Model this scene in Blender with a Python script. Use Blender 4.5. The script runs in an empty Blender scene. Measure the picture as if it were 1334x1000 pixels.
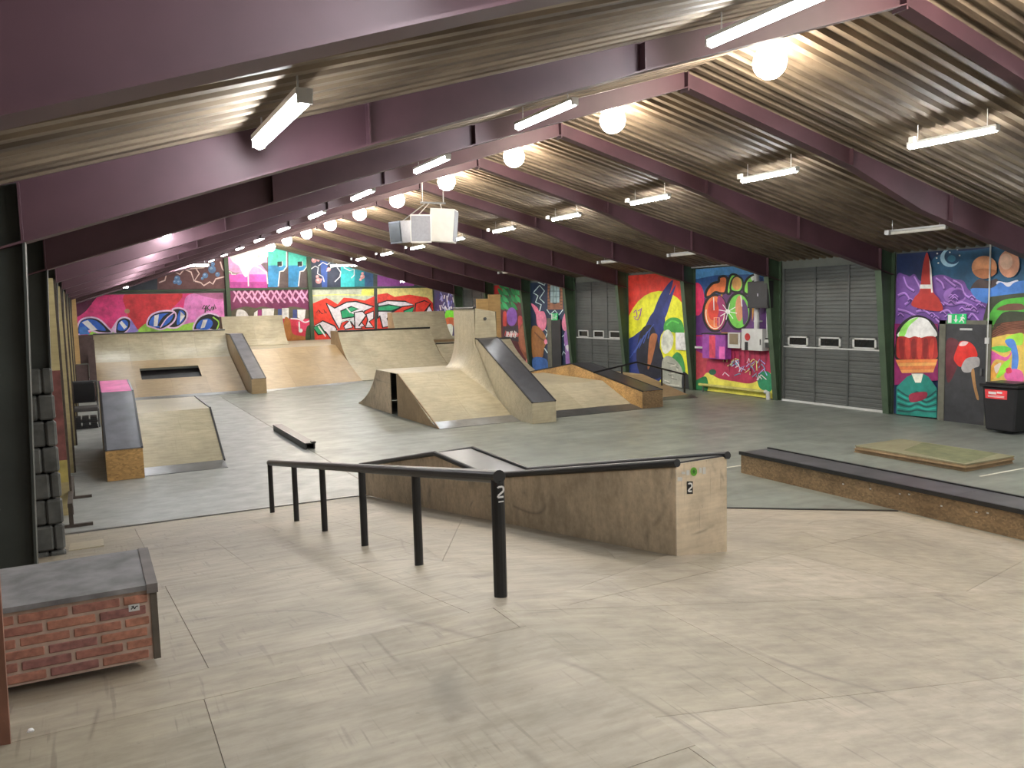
import bpy, bmesh, math, random
import numpy as np
from mathutils import Vector, Matrix
random.seed(7)
C = bpy.context.scene.collection
PI = math.pi

# ------------------------------------------------------------------ camera
F_PX, CAM_H = 1078.0, 2.66
def _cam_axes():
    y = np.array([110 - 667.0, 411 - 500.0, F_PX]); y /= np.linalg.norm(y)
    d = np.array([2750 - 110.0, 342 - 411.0, 0.0])
    n = np.cross(d, y); n /= np.linalg.norm(n)
    if n[1] > 0: n = -n
    return np.array([np.cross(y, n), y, n])
RW = _cam_axes()                       # image (right, down, forward) -> world
cam_data = bpy.data.cameras.new('camera'); cam = bpy.data.objects.new('camera', cam_data); C.objects.link(cam)
cam_data.sensor_width = 36.0; cam_data.lens = F_PX / 1334.0 * 36.0
cam_data.clip_start = 0.05; cam_data.clip_end = 200
M3 = Matrix([[RW[i][0], -RW[i][1], -RW[i][2]] for i in range(3)])
cam.matrix_world = Matrix.Translation((0, 0, CAM_H)) @ M3.to_4x4()
bpy.context.scene.camera = cam

# ------------------------------------------------------------------ world, exposure
sc = bpy.context.scene
sc.view_settings.view_transform = 'Standard'; sc.view_settings.look = 'None'
sc.view_settings.gamma = 1.0; sc.view_settings.use_curve_mapping = False
sc.view_settings.exposure = 0.95
world = bpy.data.worlds.new('night'); sc.world = world; world.use_nodes = True
world.node_tree.nodes['Background'].inputs[0].default_value = (0.02, 0.022, 0.026, 1)
world.node_tree.nodes['Background'].inputs[1].default_value = 1.0
BULB_POWER, TUBE_POWER, BRIGHT_TUBE = 84.0, 52.0, 78.0
sc.cycles.max_bounces = 12; sc.cycles.diffuse_bounces = 8

def at(px, py, x=None, y=None, z=None):
    """the point of the hall seen at a photo pixel, on a known wall / floor / cross plane"""
    d = RW @ np.array([px - 667.0, py - 500.0, F_PX])
    t = x / d[0] if x is not None else (y / d[1] if y is not None else (z - CAM_H) / d[2])
    return Vector((d[0] * t, d[1] * t, CAM_H + d[2] * t))

# ------------------------------------------------------------------ materials
def new_mat(name):
    m = bpy.data.materials.new(name); m.use_nodes = True
    return m, m.node_tree, m.node_tree.nodes['Principled BSDF']
def nd(nt, typ, **kw):
    n = nt.nodes.new(typ)
    for k, v in kw.items(): setattr(n, k, v)
    return n
def ramp(nt, src, stops):
    r = nd(nt, 'ShaderNodeValToRGB'); e = r.color_ramp.elements
    while len(e) < len(stops): e.new(0.5)
    for el, (p, c) in zip(e, stops):
        el.position = p; el.color = tuple(c) + (1,) if len(c) == 3 else c
    nt.links.new(src, r.inputs[0]); return r.outputs[0]
def coords(nt, scale=(1, 1, 1), rot=(0, 0, 0), kind='Object'):
    tc = nd(nt, 'ShaderNodeTexCoord'); mp = nd(nt, 'ShaderNodeMapping')
    mp.inputs['Scale'].default_value = scale; mp.inputs['Rotation'].default_value = rot
    nt.links.new(tc.outputs[kind], mp.inputs[0]); return mp.outputs[0]
def noise(nt, vec, scale, detail=4, rough=.55, dist=0):
    n = nd(nt, 'ShaderNodeTexNoise'); n.inputs['Scale'].default_value = scale
    n.inputs['Detail'].default_value = detail; n.inputs['Roughness'].default_value = rough
    n.inputs['Distortion'].default_value = dist
    nt.links.new(vec, n.inputs['Vector']); return n.outputs['Fac']
def mix(nt, a, b, fac, mode='MIX'):
    m = nd(nt, 'ShaderNodeMix', data_type='RGBA', blend_type=mode)
    for s, v in ((m.inputs[6], a), (m.inputs[7], b), (m.inputs[0], fac)):
        if hasattr(v, 'is_output'): nt.links.new(v, s)
        elif isinstance(v, (int, float)): s.default_value = v
        else: s.default_value = tuple(v) + (1,)
    return m.outputs[2]
def bump(nt, bsdf, h, strength=.2, dist=.01):
    b = nd(nt, 'ShaderNodeBump'); b.inputs['Strength'].default_value = strength; b.inputs['Distance'].default_value = dist
    nt.links.new(h, b.inputs['Height']); nt.links.new(b.outputs[0], bsdf.inputs['Normal'])

def wood_mat(name, col, dark=.72, scuff=.5, tint=.12, rough=.55, grain=(1, 12, 12), scuff_scale=1.3):
    m, nt, b = new_mat(name)
    v = coords(nt); g = noise(nt, coords(nt, grain), 2.0, 5)
    c = ramp(nt, g, [(.3, [x * .86 for x in col]), (.7, [min(1, x * 1.08) for x in col])])
    blot = ramp(nt, noise(nt, v, .9, 5, .6), [(.35, (dark,) * 3), (.62, (1, 1, 1))])
    c = mix(nt, c, blot, 1.0, 'MULTIPLY')
    gr_ = ramp(nt, noise(nt, coords(nt, (1, 2.2, 1), (0, 0, .4)), 4.2, 8, .68), [(.36, (.80, .79, .77)), (.58, (1.03, 1.03, 1.03))])
    c = mix(nt, c, gr_, min(1.0, .45 + scuff), 'MULTIPLY')
    oi = nd(nt, 'ShaderNodeObjectInfo')
    tt = ramp(nt, oi.outputs['Random'], [(0, (1 - tint, 1 - tint, 1 - tint * 1.25)), (1, (1, 1, 1))])
    c = mix(nt, c, tt, 1.0, 'MULTIPLY')
    if scuff:
        def lay(c, f, k, col=(.10, .085, .07)):
            mm = nd(nt, 'ShaderNodeMath', operation='MULTIPLY'); mm.inputs[1].default_value = k
            nt.links.new(f, mm.inputs[0]); return mix(nt, c, col, mm.outputs[0])
        # long wheel arcs: contour lines of a very smooth field
        for k, (sx, rot) in enumerate(((.55, .5), (.8, -.7))):
            n = noise(nt, coords(nt, (1, .6, 1), (0, 0, rot)), sx * scuff_scale, 0, .3, .2)
            line = ramp(nt, n, [(.493, (0, 0, 0)), (.5, (1, 1, 1)), (.507, (0, 0, 0))])
            gate = ramp(nt, noise(nt, v, 1.6 + k, 3), [(.50, (0, 0, 0)), (.60, (1, 1, 1))])
            c = lay(c, mix(nt, (0, 0, 0), line, gate), scuff * .9)
        # short fine scratches in several directions
        for k, rot in enumerate((.35, 1.25, 2.3)):
            n = noise(nt, coords(nt, (34, 1.7, 1), (0, 0, rot)), 1.0, 2, .5, .15)
            gate = ramp(nt, noise(nt, v, 2.3 + k * .7, 4), [(.47, (0, 0, 0)), (.62, (1, 1, 1))])
            c = lay(c, mix(nt, (0, 0, 0), ramp(nt, n, [(.63, (0, 0, 0)), (.70, (1, 1, 1))]), gate), scuff * .75)
        sp = ramp(nt, noise(nt, v, 26, 2), [(.70, (0, 0, 0)), (.78, (1, 1, 1))])
        mm = nd(nt, 'ShaderNodeMath', operation='MULTIPLY'); mm.inputs[1].default_value = scuff * .8
        nt.links.new(sp, mm.inputs[0]); c = mix(nt, c, (.12, .10, .08), mm.outputs[0])
    nt.links.new(c, b.inputs['Base Color']); b.inputs['Roughness'].default_value = rough
    return m
def plain(name, col, rough=.5, metal=0, var=.12, scale=6, spec=.5):
    m, nt, b = new_mat(name)
    c = ramp(nt, noise(nt, coords(nt), scale, 4), [(.3, [x * (1 - var) for x in col]), (.7, [min(1, x * (1 + var)) for x in col])])
    nt.links.new(c, b.inputs['Base Color'])
    b.inputs['Roughness'].default_value = rough; b.inputs['Metallic'].default_value = metal
    b.inputs['Specular IOR Level'].default_value = spec
    return m
def emit(name, col, s):
    m, nt, b = new_mat(name)
    b.inputs['Base Color'].default_value = tuple(col) + (1,)
    b.inputs['Emission Color'].default_value = tuple(col) + (1,); b.inputs['Emission Strength'].default_value = s
    return m
def osb_mat(name, col):
    m, nt, b = new_mat(name)
    vo = nd(nt, 'ShaderNodeTexVoronoi'); vo.inputs['Scale'].default_value = 22
    nt.links.new(coords(nt, (1, 1.6, 2.2)), vo.inputs['Vector'])
    hs = ramp(nt, vo.outputs['Color'], [(.1, [x * .72 for x in col]), (.5, col), (.9, [min(1, x * 1.3) for x in col])])
    c = mix(nt, hs, ramp(nt, noise(nt, coords(nt), 1.6, 4), [(.35, (.6, .58, .55)), (.6, (1, 1, 1))]), 1.0, 'MULTIPLY')
    nt.links.new(c, b.inputs['Base Color']); b.inputs['Roughness'].default_value = .6
    return m
_paints = {}
def paint(rgb, rough=.55):
    k = tuple(round(min(.86, 1.62 * x ** 1.13), 3) for x in rgb)
    if k not in _paints:
        m, nt, b = new_mat('wall_paint')
        c = ramp(nt, noise(nt, coords(nt), 1.7, 5, .6), [(.28, [x * .62 for x in k]), (.5, k), (.72, [min(.9, x * 1.12 + .015) for x in k])])
        c = mix(nt, c, ramp(nt, noise(nt, coords(nt), 6.5, 4, .65), [(.35, (.78, .78, .78)), (.6, (1.05, 1.05, 1.05))]), .8, 'MULTIPLY')
        nt.links.new(c, b.inputs['Base Color']); b.inputs['Roughness'].default_value = rough
        _paints[k] = m
    return _paints[k]

M = {}
M['deck'] = wood_mat('worn_plywood', (.425, .375, .297), dark=.74, scuff=.50, tint=.15, rough=.5, scuff_scale=1.0)
M['ramp'] = wood_mat('ramp_birch', (.52, .465, .33), dark=.76, scuff=.16, tint=.10, rough=.42)
M['brownply'] = wood_mat('ramp_brown', (.45, .33, .185), dark=.82, scuff=.10, tint=.08, rough=.42)
M['sideply'] = wood_mat('ply_side', (.42, .29, .165), dark=.7, scuff=.25, tint=.08)
M['ledgeply'] = wood_mat('ledge_ply', (.66, .52, .36), dark=.58, scuff=.6, tint=.06, scuff_scale=1.0)
M['endply'] = wood_mat('end_ply', (.78, .66, .50), dark=.58, scuff=.6, tint=.03)
M['tanply'] = wood_mat('tan_board', (.62, .40, .17), dark=.9, scuff=0, tint=.12)
M['creamboard'] = wood_mat('cream_board', (.50, .42, .22), dark=.8, scuff=0, tint=.15)
M['osb'] = osb_mat('osb', (.50, .30, .11))
M['osbdark'] = osb_mat('osb_dark', (.27, .18, .095))
M['blacktop'] = plain('black_skate_ply', (.045, .045, .052), .30, 0, .25, 5)
M['greytop'] = plain('grey_skate_ply', (.15, .155, .18), .33, 0, .25, 3)
M['steel'] = plain('dark_steel', (.12, .125, .13), .36, .6, .2, 4)
M['flap'] = plain('steel_flap', (.30, .31, .32), .32, .8, .2, 3)
M['blackmetal'] = plain('black_tube', (.02, .02, .022), .38, .2, .2, 5)
M['maroon'] = plain('maroon_steel', (.085, .038, .049), .55, 0, .22, 1.4)
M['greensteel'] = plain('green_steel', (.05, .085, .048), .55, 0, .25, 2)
M['shadedsteel'] = plain('shaded_green_steel', (.032, .038, .034), .55, 0, .25, 2)  # left columns: green steel darkened to paint in the unlit side
M['ledgetop'] = plain('worn_dark_top', (.075, .073, .08), .4, 0, .3, 3)
M['roof'] = None
M['white'] = plain('white_enamel', (.75, .75, .75), .4, 0, .04)
M['offwhite'] = plain('grey_white', (.55, .56, .55), .45, 0, .08)
M['lampgrey'] = plain('lamp_housing', (.55, .55, .54), .4, 0, .05)
M['wire'] = plain('wire', (.5, .5, .5), .4, .5)
M['bulb'] = emit('bulb_glow', (1.0, .90, .76), BULB_POWER)
M['tube'] = emit('tube_glow', (.93, .97, 1.0), TUBE_POWER)
M['brighttube'] = emit('new_tube_glow', (.95, .98, 1.0), BRIGHT_TUBE)
M['deadtube'] = plain('unlit_tube', (.75, .72, .66), .3, 0, .04)
M['shutter'] = plain('shutter_grey', (.088, .095, .092), .45, .1, .16, 2)
M['shutterrail'] = plain('shutter_rail', (.085, .092, .09), .45, .2, .12)
M['darkglass'] = plain('dark_pane', (.015, .017, .018), .15, 0, .1)
M['wallgrey'] = plain('grey_blockwork', (.16, .17, .15), .7, 0, .15, 2)
M['wallleft'] = plain('left_wall', (.14, .115, .09), .7, 0, .3, 1.5)
M['black'] = plain('matt_black', (.014, .014, .016), .55, 0, .2)
M['plastic'] = plain('black_plastic', (.016, .016, .019), .38, 0, .15)
M['spkgrey'] = plain('grille_grey', (.36, .37, .42), .6, 0, .08, 20)
M['spkwhite'] = plain('speaker_white', (.82, .82, .80), .45, 0, .04)
M['mortar'] = plain('mortar', (.42, .31, .25), .85, 0, .2, 12)
M['stone'] = plain('grey_stone', (.085, .088, .085), .8, 0, .4, 6)
M['red'] = plain('red', (.5, .03, .03), .45, 0, .08)
M['purplebrown'] = plain('purple_brown_board', (.10, .065, .065), .6, 0, .2)
M['rust'] = plain('rusty_steel', (.075, .06, .05), .55, .3, .3, 9)
M['greenply'] = wood_mat('green_stained_ply', (.34, .32, .20), dark=.75, scuff=.1)
M['doordark'] = plain('dark_door', (.035, .037, .042), .5, 0, .2, 2)
M['frame'] = plain('door_frame_grey', (.13, .13, .10), .6, 0, .2)
M['redbrown'] = plain('red_brown_board', (.19, .085, .055), .6, 0, .15)

def roof_material():
    m, nt, b = new_mat('stained_roof_sheet')
    v = coords(nt, (.5, 5, 1)); v2 = coords(nt, (.35, 1.6, 1))
    col = (.235, .178, .12)
    c = ramp(nt, noise(nt, v, 1.6, 5), [(.25, [x * .6 for x in col]), (.6, col), (.85, [x * 1.15 for x in col])])
    st = ramp(nt, noise(nt, v2, 2.2, 4, .6), [(.38, (.45, .42, .42)), (.55, (1, 1, 1))])
    c = mix(nt, c, st, .8, 'MULTIPLY')
    oi = nd(nt, 'ShaderNodeObjectInfo')
    c = mix(nt, c, ramp(nt, oi.outputs['Random'], [(0, (.82, .80, .78)), (1, (1, 1, 1))]), 1.0, 'MULTIPLY')
    nt.links.new(c, b.inputs['Base Color']); b.inputs['Roughness'].default_value = .65
    return m
M['roof'] = roof_material()
def floor_material():
    m, nt, b = new_mat('skate_hall_concrete')
    v = coords(nt)
    col = (.24, .262, .232)
    c = ramp(nt, noise(nt, v, .8, 6, .6), [(.3, [x * .78 for x in col]), (.7, [x * 1.12 for x in col])])
    c2 = ramp(nt, noise(nt, coords(nt, (.3, 2.2, 1)), 2.0, 5, .6), [(.4, (.8, .8, .79)), (.62, (1, 1, 1))])
    c = mix(nt, c, c2, 1.0, 'MULTIPLY')
    # the lane beside the long seam at X 3.65 is an older, paler, glossier coat
    sep = nd(nt, 'ShaderNodeSeparateXYZ'); nt.links.new(v, sep.inputs[0])
    lt = nd(nt, 'ShaderNodeMath', operation='LESS_THAN'); nt.links.new(sep.outputs[0], lt.inputs[0]); lt.inputs[1].default_value = 3.66
    pale = ramp(nt, noise(nt, coords(nt, (.8, 1.4, 1)), 3.0, 5, .65), [(.35, (.25, .262, .25)), (.65, (.34, .352, .338))])
    c = mix(nt, c, pale, lt.outputs[0])
    spots = ramp(nt, noise(nt, v, 1.4, 3), [(.68, (0, 0, 0)), (.76, (.6, .6, .6))])
    c = mix(nt, c, (.10, .09, .08), spots)
    nt.links.new(c, b.inputs['Base Color'])
    r = ramp(nt, noise(nt, v, 2.4, 4), [(.3, (.30,) * 3), (.7, (.48,) * 3)])
    r = mix(nt, r, ramp(nt, noise(nt, v, 3.1, 5), [(.35, (.36,) * 3), (.65, (.54,) * 3)]), lt.outputs[0])
    nt.links.new(r, b.inputs['Roughness'])
    bump(nt, b, noise(nt, v, 5, 2), .05, .01)
    return m
M['concrete'] = floor_material()

# ------------------------------------------------------------------ mesh helpers
_off = {}
def woff(o): return _off.get(o.name, Vector((0, 0, 0)))
class MB:
    def __init__(s): s.v = []; s.f = []; s.mi = []; s.smooth = False
    def face(s, pts, mi=0):
        i = len(s.v); s.v += [Vector(p) for p in pts]; s.f.append(list(range(i, i + len(pts)))); s.mi.append(mi)
    def poly(s, vs, fs, mi=0):
        i = len(s.v); s.v += [Vector(p) for p in vs]
        for f in fs: s.f.append([i + k for k in f]); s.mi.append(mi)
    def box(s, a, b, mi=0):
        x0, y0, z0 = a; x1, y1, z1 = b
        s.poly([(x0, y0, z0), (x1, y0, z0), (x1, y1, z0), (x0, y1, z0), (x0, y0, z1), (x1, y0, z1), (x1, y1, z1), (x0, y1, z1)],
               [(0, 3, 2, 1), (4, 5, 6, 7), (0, 1, 5, 4), (1, 2, 6, 5), (2, 3, 7, 6), (3, 0, 4, 7)], mi); return s
    def obox(s, c, ax, ay, az, mi=0):
        c, ax, ay, az = Vector(c), Vector(ax), Vector(ay), Vector(az)
        p = [c + i * ax + j * ay + k * az for k in (-1, 1) for j in (-1, 1) for i in (-1, 1)]
        s.poly(p, [(0, 2, 3, 1), (4, 5, 7, 6), (0, 1, 5, 4), (1, 3, 7, 5), (3, 2, 6, 7), (2, 0, 4, 6)], mi); return s
    def bar(s, p, q, w, h, up=(0, 0, 1), mi=0):
        p, q = Vector(p), Vector(q); d = (q - p); L = d.length; d /= L
        r = d.cross(Vector(up)).normalized(); u = r.cross(d).normalized()
        return s.obox((p + q) / 2, d * L / 2, r * w / 2, u * h / 2, mi)
    def prism(s, prof, x0, x1, mi=0, axis='x'):
        n = len(prof)
        mk = (lambda t, a, b: (t, a, b)) if axis == 'x' else (lambda t, a, b: (a, t, b))
        vs = [mk(x0, a, b) for a, b in prof] + [mk(x1, a, b) for a, b in prof]
        fs = [list(range(n)), list(range(2 * n - 1, n - 1, -1))] + [(i, n + i, n + (i + 1) % n, (i + 1) % n) for i in range(n)]
        s.poly(vs, fs, mi); return s
    def slab(s, poly, nrm, t, mi=0):
        nrm = Vector(nrm); a = [Vector(p) for p in poly]; n = len(a)
        s.poly(a + [p + nrm * t for p in a], [list(range(n - 1, -1, -1)), list(range(n, 2 * n))] + [(i, (i + 1) % n, n + (i + 1) % n, n + i) for i in range(n)], mi); return s
    def tube(s, pts, r, seg=10, mi=0, caps=True):
        pts = [Vector(p) for p in pts]; rings = []
        for i, p in enumerate(pts):
            d = (pts[min(i + 1, len(pts) - 1)] - pts[max(i - 1, 0)]).normalized()
            a = d.cross(Vector((0, 0, 1)));
            if a.length < 1e-3: a = d.cross(Vector((1, 0, 0)))
            a.normalize(); b = d.cross(a)
            rings.append([p + r * (math.cos(2 * PI * k / seg) * a + math.sin(2 * PI * k / seg) * b) for k in range(seg)])
        vs = [q for ring in rings for q in ring]; fs = []
        for i in range(len(pts) - 1):
            for k in range(seg):
                fs.append((i * seg + k, i * seg + (k + 1) % seg, (i + 1) * seg + (k + 1) % seg, (i + 1) * seg + k))
        if caps: fs += [list(range(seg - 1, -1, -1)), [(len(pts) - 1) * seg + k for k in range(seg)]]
        s.poly(vs, fs, mi); return s
    def sphere(s, c, r, seg=14, rings=8, sx=1, sy=1, sz=1, mi=0):
        c = Vector(c); vs = [c + Vector((0, 0, r * sz))]; fs = []
        for i in range(1, rings):
            th = PI * i / rings
            for k in range(seg):
                ph = 2 * PI * k / seg
                vs.append(c + Vector((r * sx * math.sin(th) * math.cos(ph), r * sy * math.sin(th) * math.sin(ph), r * sz * math.cos(th))))
        vs.append(c - Vector((0, 0, r * sz)))
        for k in range(seg):
            fs.append((0, 1 + k, 1 + (k + 1) % seg)); e = 1 + (rings - 2) * seg
            fs.append((len(vs) - 1, e + (k + 1) % seg, e + k))
            for i in range(rings - 2):
                a = 1 + i * seg
                fs.append((a + k, a + seg + k, a + seg + (k + 1) % seg, a + (k + 1) % seg))
        s.poly(vs, fs, mi); return s
    def build(s, name, mat, parent=None, kind=None, bevel=0, smooth=False):
        o_ = woff(parent) if parent else Vector((0, 0, 0))
        me = bpy.data.meshes.new(name)
        me.from_pydata([tuple(v - o_) for v in s.v], [], s.f)
        mats = mat if isinstance(mat, (list, tuple)) else [mat]
        for m in mats: me.materials.append(m)
        me.polygons.foreach_set('material_index', s.mi)
        bm = bmesh.new(); bm.from_mesh(me); bmesh.ops.recalc_face_normals(bm, faces=bm.faces)
        if bevel:
            bmesh.ops.remove_doubles(bm, verts=bm.verts, dist=1e-5)
            bmesh.ops.bevel(bm, geom=bm.edges, offset=bevel, segments=1, affect='EDGES', profile=.5)
        bm.to_mesh(me); bm.free()
        if smooth: me.polygons.foreach_set('use_smooth', [True] * len(me.polygons))
        me.update()
        o = bpy.data.objects.new(name, me); C.objects.link(o)
        if parent: o.parent = parent; _off[o.name] = o_
        if kind: o['kind'] = kind
        return o
def tag(o, label, cat, group=None):
    o['label'] = label; o['category'] = cat
    if group: o['group'] = group
    return o
def thing(name, label, cat, loc=(0, 0, 0), group=None):
    o = bpy.data.objects.new(name, None); C.objects.link(o); o.location = loc
    o.empty_display_size = .1; _off[o.name] = Vector(loc)
    return tag(o, label, cat, group)
def part_label(o, label): o['label'] = label; return o
def dup(root, loc, label, group=None):
    r = root.copy(); C.objects.link(r); r.location = loc; r['label'] = label
    if group: r['group'] = group
    for ch in list(root.children):
        c = ch.copy(); C.objects.link(c); c.parent = r
        for g in list(ch.children):
            d = g.copy(); C.objects.link(d); d.parent = c
    return r
ORD = ['nearest', 'second nearest', 'third nearest', 'fourth nearest', 'fifth nearest', 'sixth nearest', 'seventh nearest', 'eighth nearest', 'ninth nearest', 'tenth nearest', 'eleventh nearest', 'twelfth nearest', 'thirteenth nearest']

def clip(poly, a, b, c):          # keep a*u+b*v<=c
    out = []
    for i in range(len(poly)):
        p, q = poly[i], poly[(i + 1) % len(poly)]
        dp, dq = a * p[0] + b * p[1] - c, a * q[0] + b * q[1] - c
        if dp <= 0: out.append(p)
        if dp * dq < 0:
            t = dp / (dp - dq); out.append((p[0] + t * (q[0] - p[0]), p[1] + t * (q[1] - p[1])))
    return out
def sheets(poly3, su, sv, mat, parent, t=.012, gap=.0014, udir=(1, 0, 0), name='plywood_sheet', off=(0, 0), stagger=0, lift=.002):
    """cover a flat convex facet with separate plywood sheets"""
    P = [Vector(p) for p in poly3]
    n = (P[1] - P[0]).cross(P[2] - P[0]).normalized()
    if n.z < 0 or (abs(n.z) < 1e-3 and n.y > 0): n = -n
    u = Vector(udir); u = (u - n * u.dot(n)).normalized(); v = n.cross(u)
    o = P[0]; q = [((p - o).dot(u), (p - o).dot(v)) for p in P]
    u0, u1 = min(a for a, b in q) + off[0], max(a for a, b in q); v0, v1 = min(b for a, b in q) + off[1], max(b for a, b in q)
    j = 0; vv = v0
    while vv > min(b for a, b in q): vv -= sv
    res = []
    while vv < v1 - 1e-4:
        uu = u0 + (stagger * su if j % 2 else 0)
        while uu > min(a for a, b in q): uu -= su
        while uu < u1 - 1e-4:
            c = clip(q, 1, 0, uu + su - gap); c = clip(c, -1, 0, -uu - gap) if c else c
            c = clip(c, 0, 1, vv + sv - gap) if c else c; c = clip(c, 0, -1, -vv - gap) if c else c
            if len(c) >= 3:
                ar = abs(sum(c[i][0] * c[(i + 1) % len(c)][1] - c[(i + 1) % len(c)][0] * c[i][1] for i in range(len(c)))) / 2
                if ar > .0006:
                    b = MB(); b.slab([o + u * a + v * bb + n * (lift - t) for a, bb in c], n, t)
                    res.append(b.build(name, mat, parent))
            uu += su
        vv += sv; j += 1
    return res
def prof_sheets(prof, x0, x1, width, mat, parent, t=.012, gap=.003, name='plywood_sheet', lift=.002):
    """curved or folded sheets that follow a (y, z) profile, cut across X"""
    n = []
    for i in range(len(prof)):
        a = Vector(prof[max(i - 1, 0)]); b = Vector(prof[min(i + 1, len(prof) - 1)]); d = (b - a).normalized(); n.append(Vector((-d.y, d.x)))
    k = max(1, round((x1 - x0) / width)); w = (x1 - x0) / k
    for i in range(k):
        a, b = x0 + i * w + gap / 2, x0 + (i + 1) * w - gap / 2
        m = MB(); N = len(prof)
        up = [Vector(p) + nn * lift for p, nn in zip(prof, n)]; dn = [Vector(p) + nn * (lift - t) for p, nn in zip(prof, n)]
        vs = [(a, p.x, p.y) for p in up] + [(b, p.x, p.y) for p in up] + [(a, p.x, p.y) for p in dn] + [(b, p.x, p.y) for p in dn]
        fs = []
        for j in range(N - 1):
            fs += [(j, N + j, N + j + 1, j + 1), (2 * N + j, 2 * N + j + 1, 3 * N + j + 1, 3 * N + j), (j, j + 1, 2 * N + j + 1, 2 * N + j), (N + j, 3 * N + j, 3 * N + j + 1, N + j + 1)]
        fs += [(0, 2 * N, 3 * N, N), (N - 1, 2 * N - 1, 4 * N - 1, 3 * N - 1)]
        m.poly(vs, fs); m.build(name, mat, parent)
def arc(y0, z0, y1, z1, a0, n=8):
    """transition curve leaving (y0,z0) at slope a0 and steepening to (y1,z1): quadratic Bezier"""
    dy, dz = y1 - y0, z1 - z0
    cx = y0 + dy * .72; cz = z0 + math.tan(a0) * dy * .72
    return [((1 - t) ** 2 * y0 + 2 * t * (1 - t) * cx + t * t * y1, (1 - t) ** 2 * z0 + 2 * t * (1 - t) * cz + t * t * z1) for t in [i / n for i in range(n + 1)]]

# ------------------------------------------------------------------ the hall
XL, XR, YB, YF = -0.62, 16.0, -6.0, 39.8
XRID, ZRID = 7.48, 5.75
def zroof(x): return ZRID - (.292 * (XRID - x) if x < XRID else .256 * (x - XRID))
BAY = 3.36
FRAMES = [12.57 + BAY * k for k in range(-5, 8)]      # -4.3 ... 36.3

fl = MB(); fl.box((XL, YB, -.2), (XR, YF, 0)); floor = fl.build('floor', M['concrete'], kind='structure')
for (xa, xb, y0) in ((11.4, 13.2, 7.42), (10.6, 15.6, 6.25), (8.0, 10.6, 9.95)):
    MB().box((xa, y0, 0), (xb, y0 + .04, .0015)).build('painted_line', paint((.5, .49, .42)), floor)
MB().box((3.64, 11.3, 0), (3.665, 27, .001)).build('floor_joint', paint((.14, .14, .12)), floor)
wl = MB(); wl.box((XL - .2, YB, 0), (XL, YF, zroof(XL) + .25)); wall_left = wl.build('wall_left', M['wallleft'], kind='structure')
wr = MB(); wr.box((XR, YB, 0), (XR + .2, YF, zroof(XR) + .25)); wall_right = wr.build('wall_right', M['wallgrey'], kind='structure')
gab = [(XL - .2, 0), (XR + .2, 0), (XR + .2, zroof(XR + .2) + .2), (XRID, ZRID + .2), (XL - .2, zroof(XL - .2) + .2)]
wall_back = MB().prism(gab, YF, YF + .2, axis='y').build('wall_back', M['wallgrey'], kind='structure')
wall_front = MB().prism(gab, YB - .2, YB, axis='y').build('wall_front', M['wallgrey'], kind='structure')

# roof: corrugated sheets, four per bay and side, ribs running down the slope
ceiling = MB()
ceiling.prism([(XL - .2, zroof(XL - .2) + .10), (XRID, ZRID + .10), (XR + .2, zroof(XR + .2) + .10), (XR + .2, zroof(XR + .2) + .2), (XRID, ZRID + .2), (XL - .2, zroof(XL - .2) + .2)], YB, YF, axis='y')
ceiling = ceiling.build('ceiling', M['black'], kind='structure')
def roof_mesh(xa, xb):
    P = BAY / 16; prof = []
    for i in range(4): prof += [(i * P, 0), (i * P + .085, 0), (i * P + .11, .055), (i * P + .185, .055)]
    prof.append((4 * P, 0)); m = MB(); n = len(prof)
    vs = [(xa, y, zroof(xa) + z) for y, z in prof] + [(xb, y, zroof(xb) + z) for y, z in prof]
    m.poly(vs, [(i, i + 1, n + i + 1, n + i) for i in range(n - 1)]); return m
first = {}
y = FRAMES[0]
while y < YF - .3:
    for key, (xa, xb) in (('l', (XL, XRID)), ('r', (XRID, XR))):
        if key not in first:
            o = roof_mesh(xa, xb).build('roof_sheet', M['roof'], ceiling); first[key] = o
        else:
            o = first[key].copy(); C.objects.link(o); o.parent = ceiling
        o.location = (0, y, 0)
    y += BAY / 4

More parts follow.
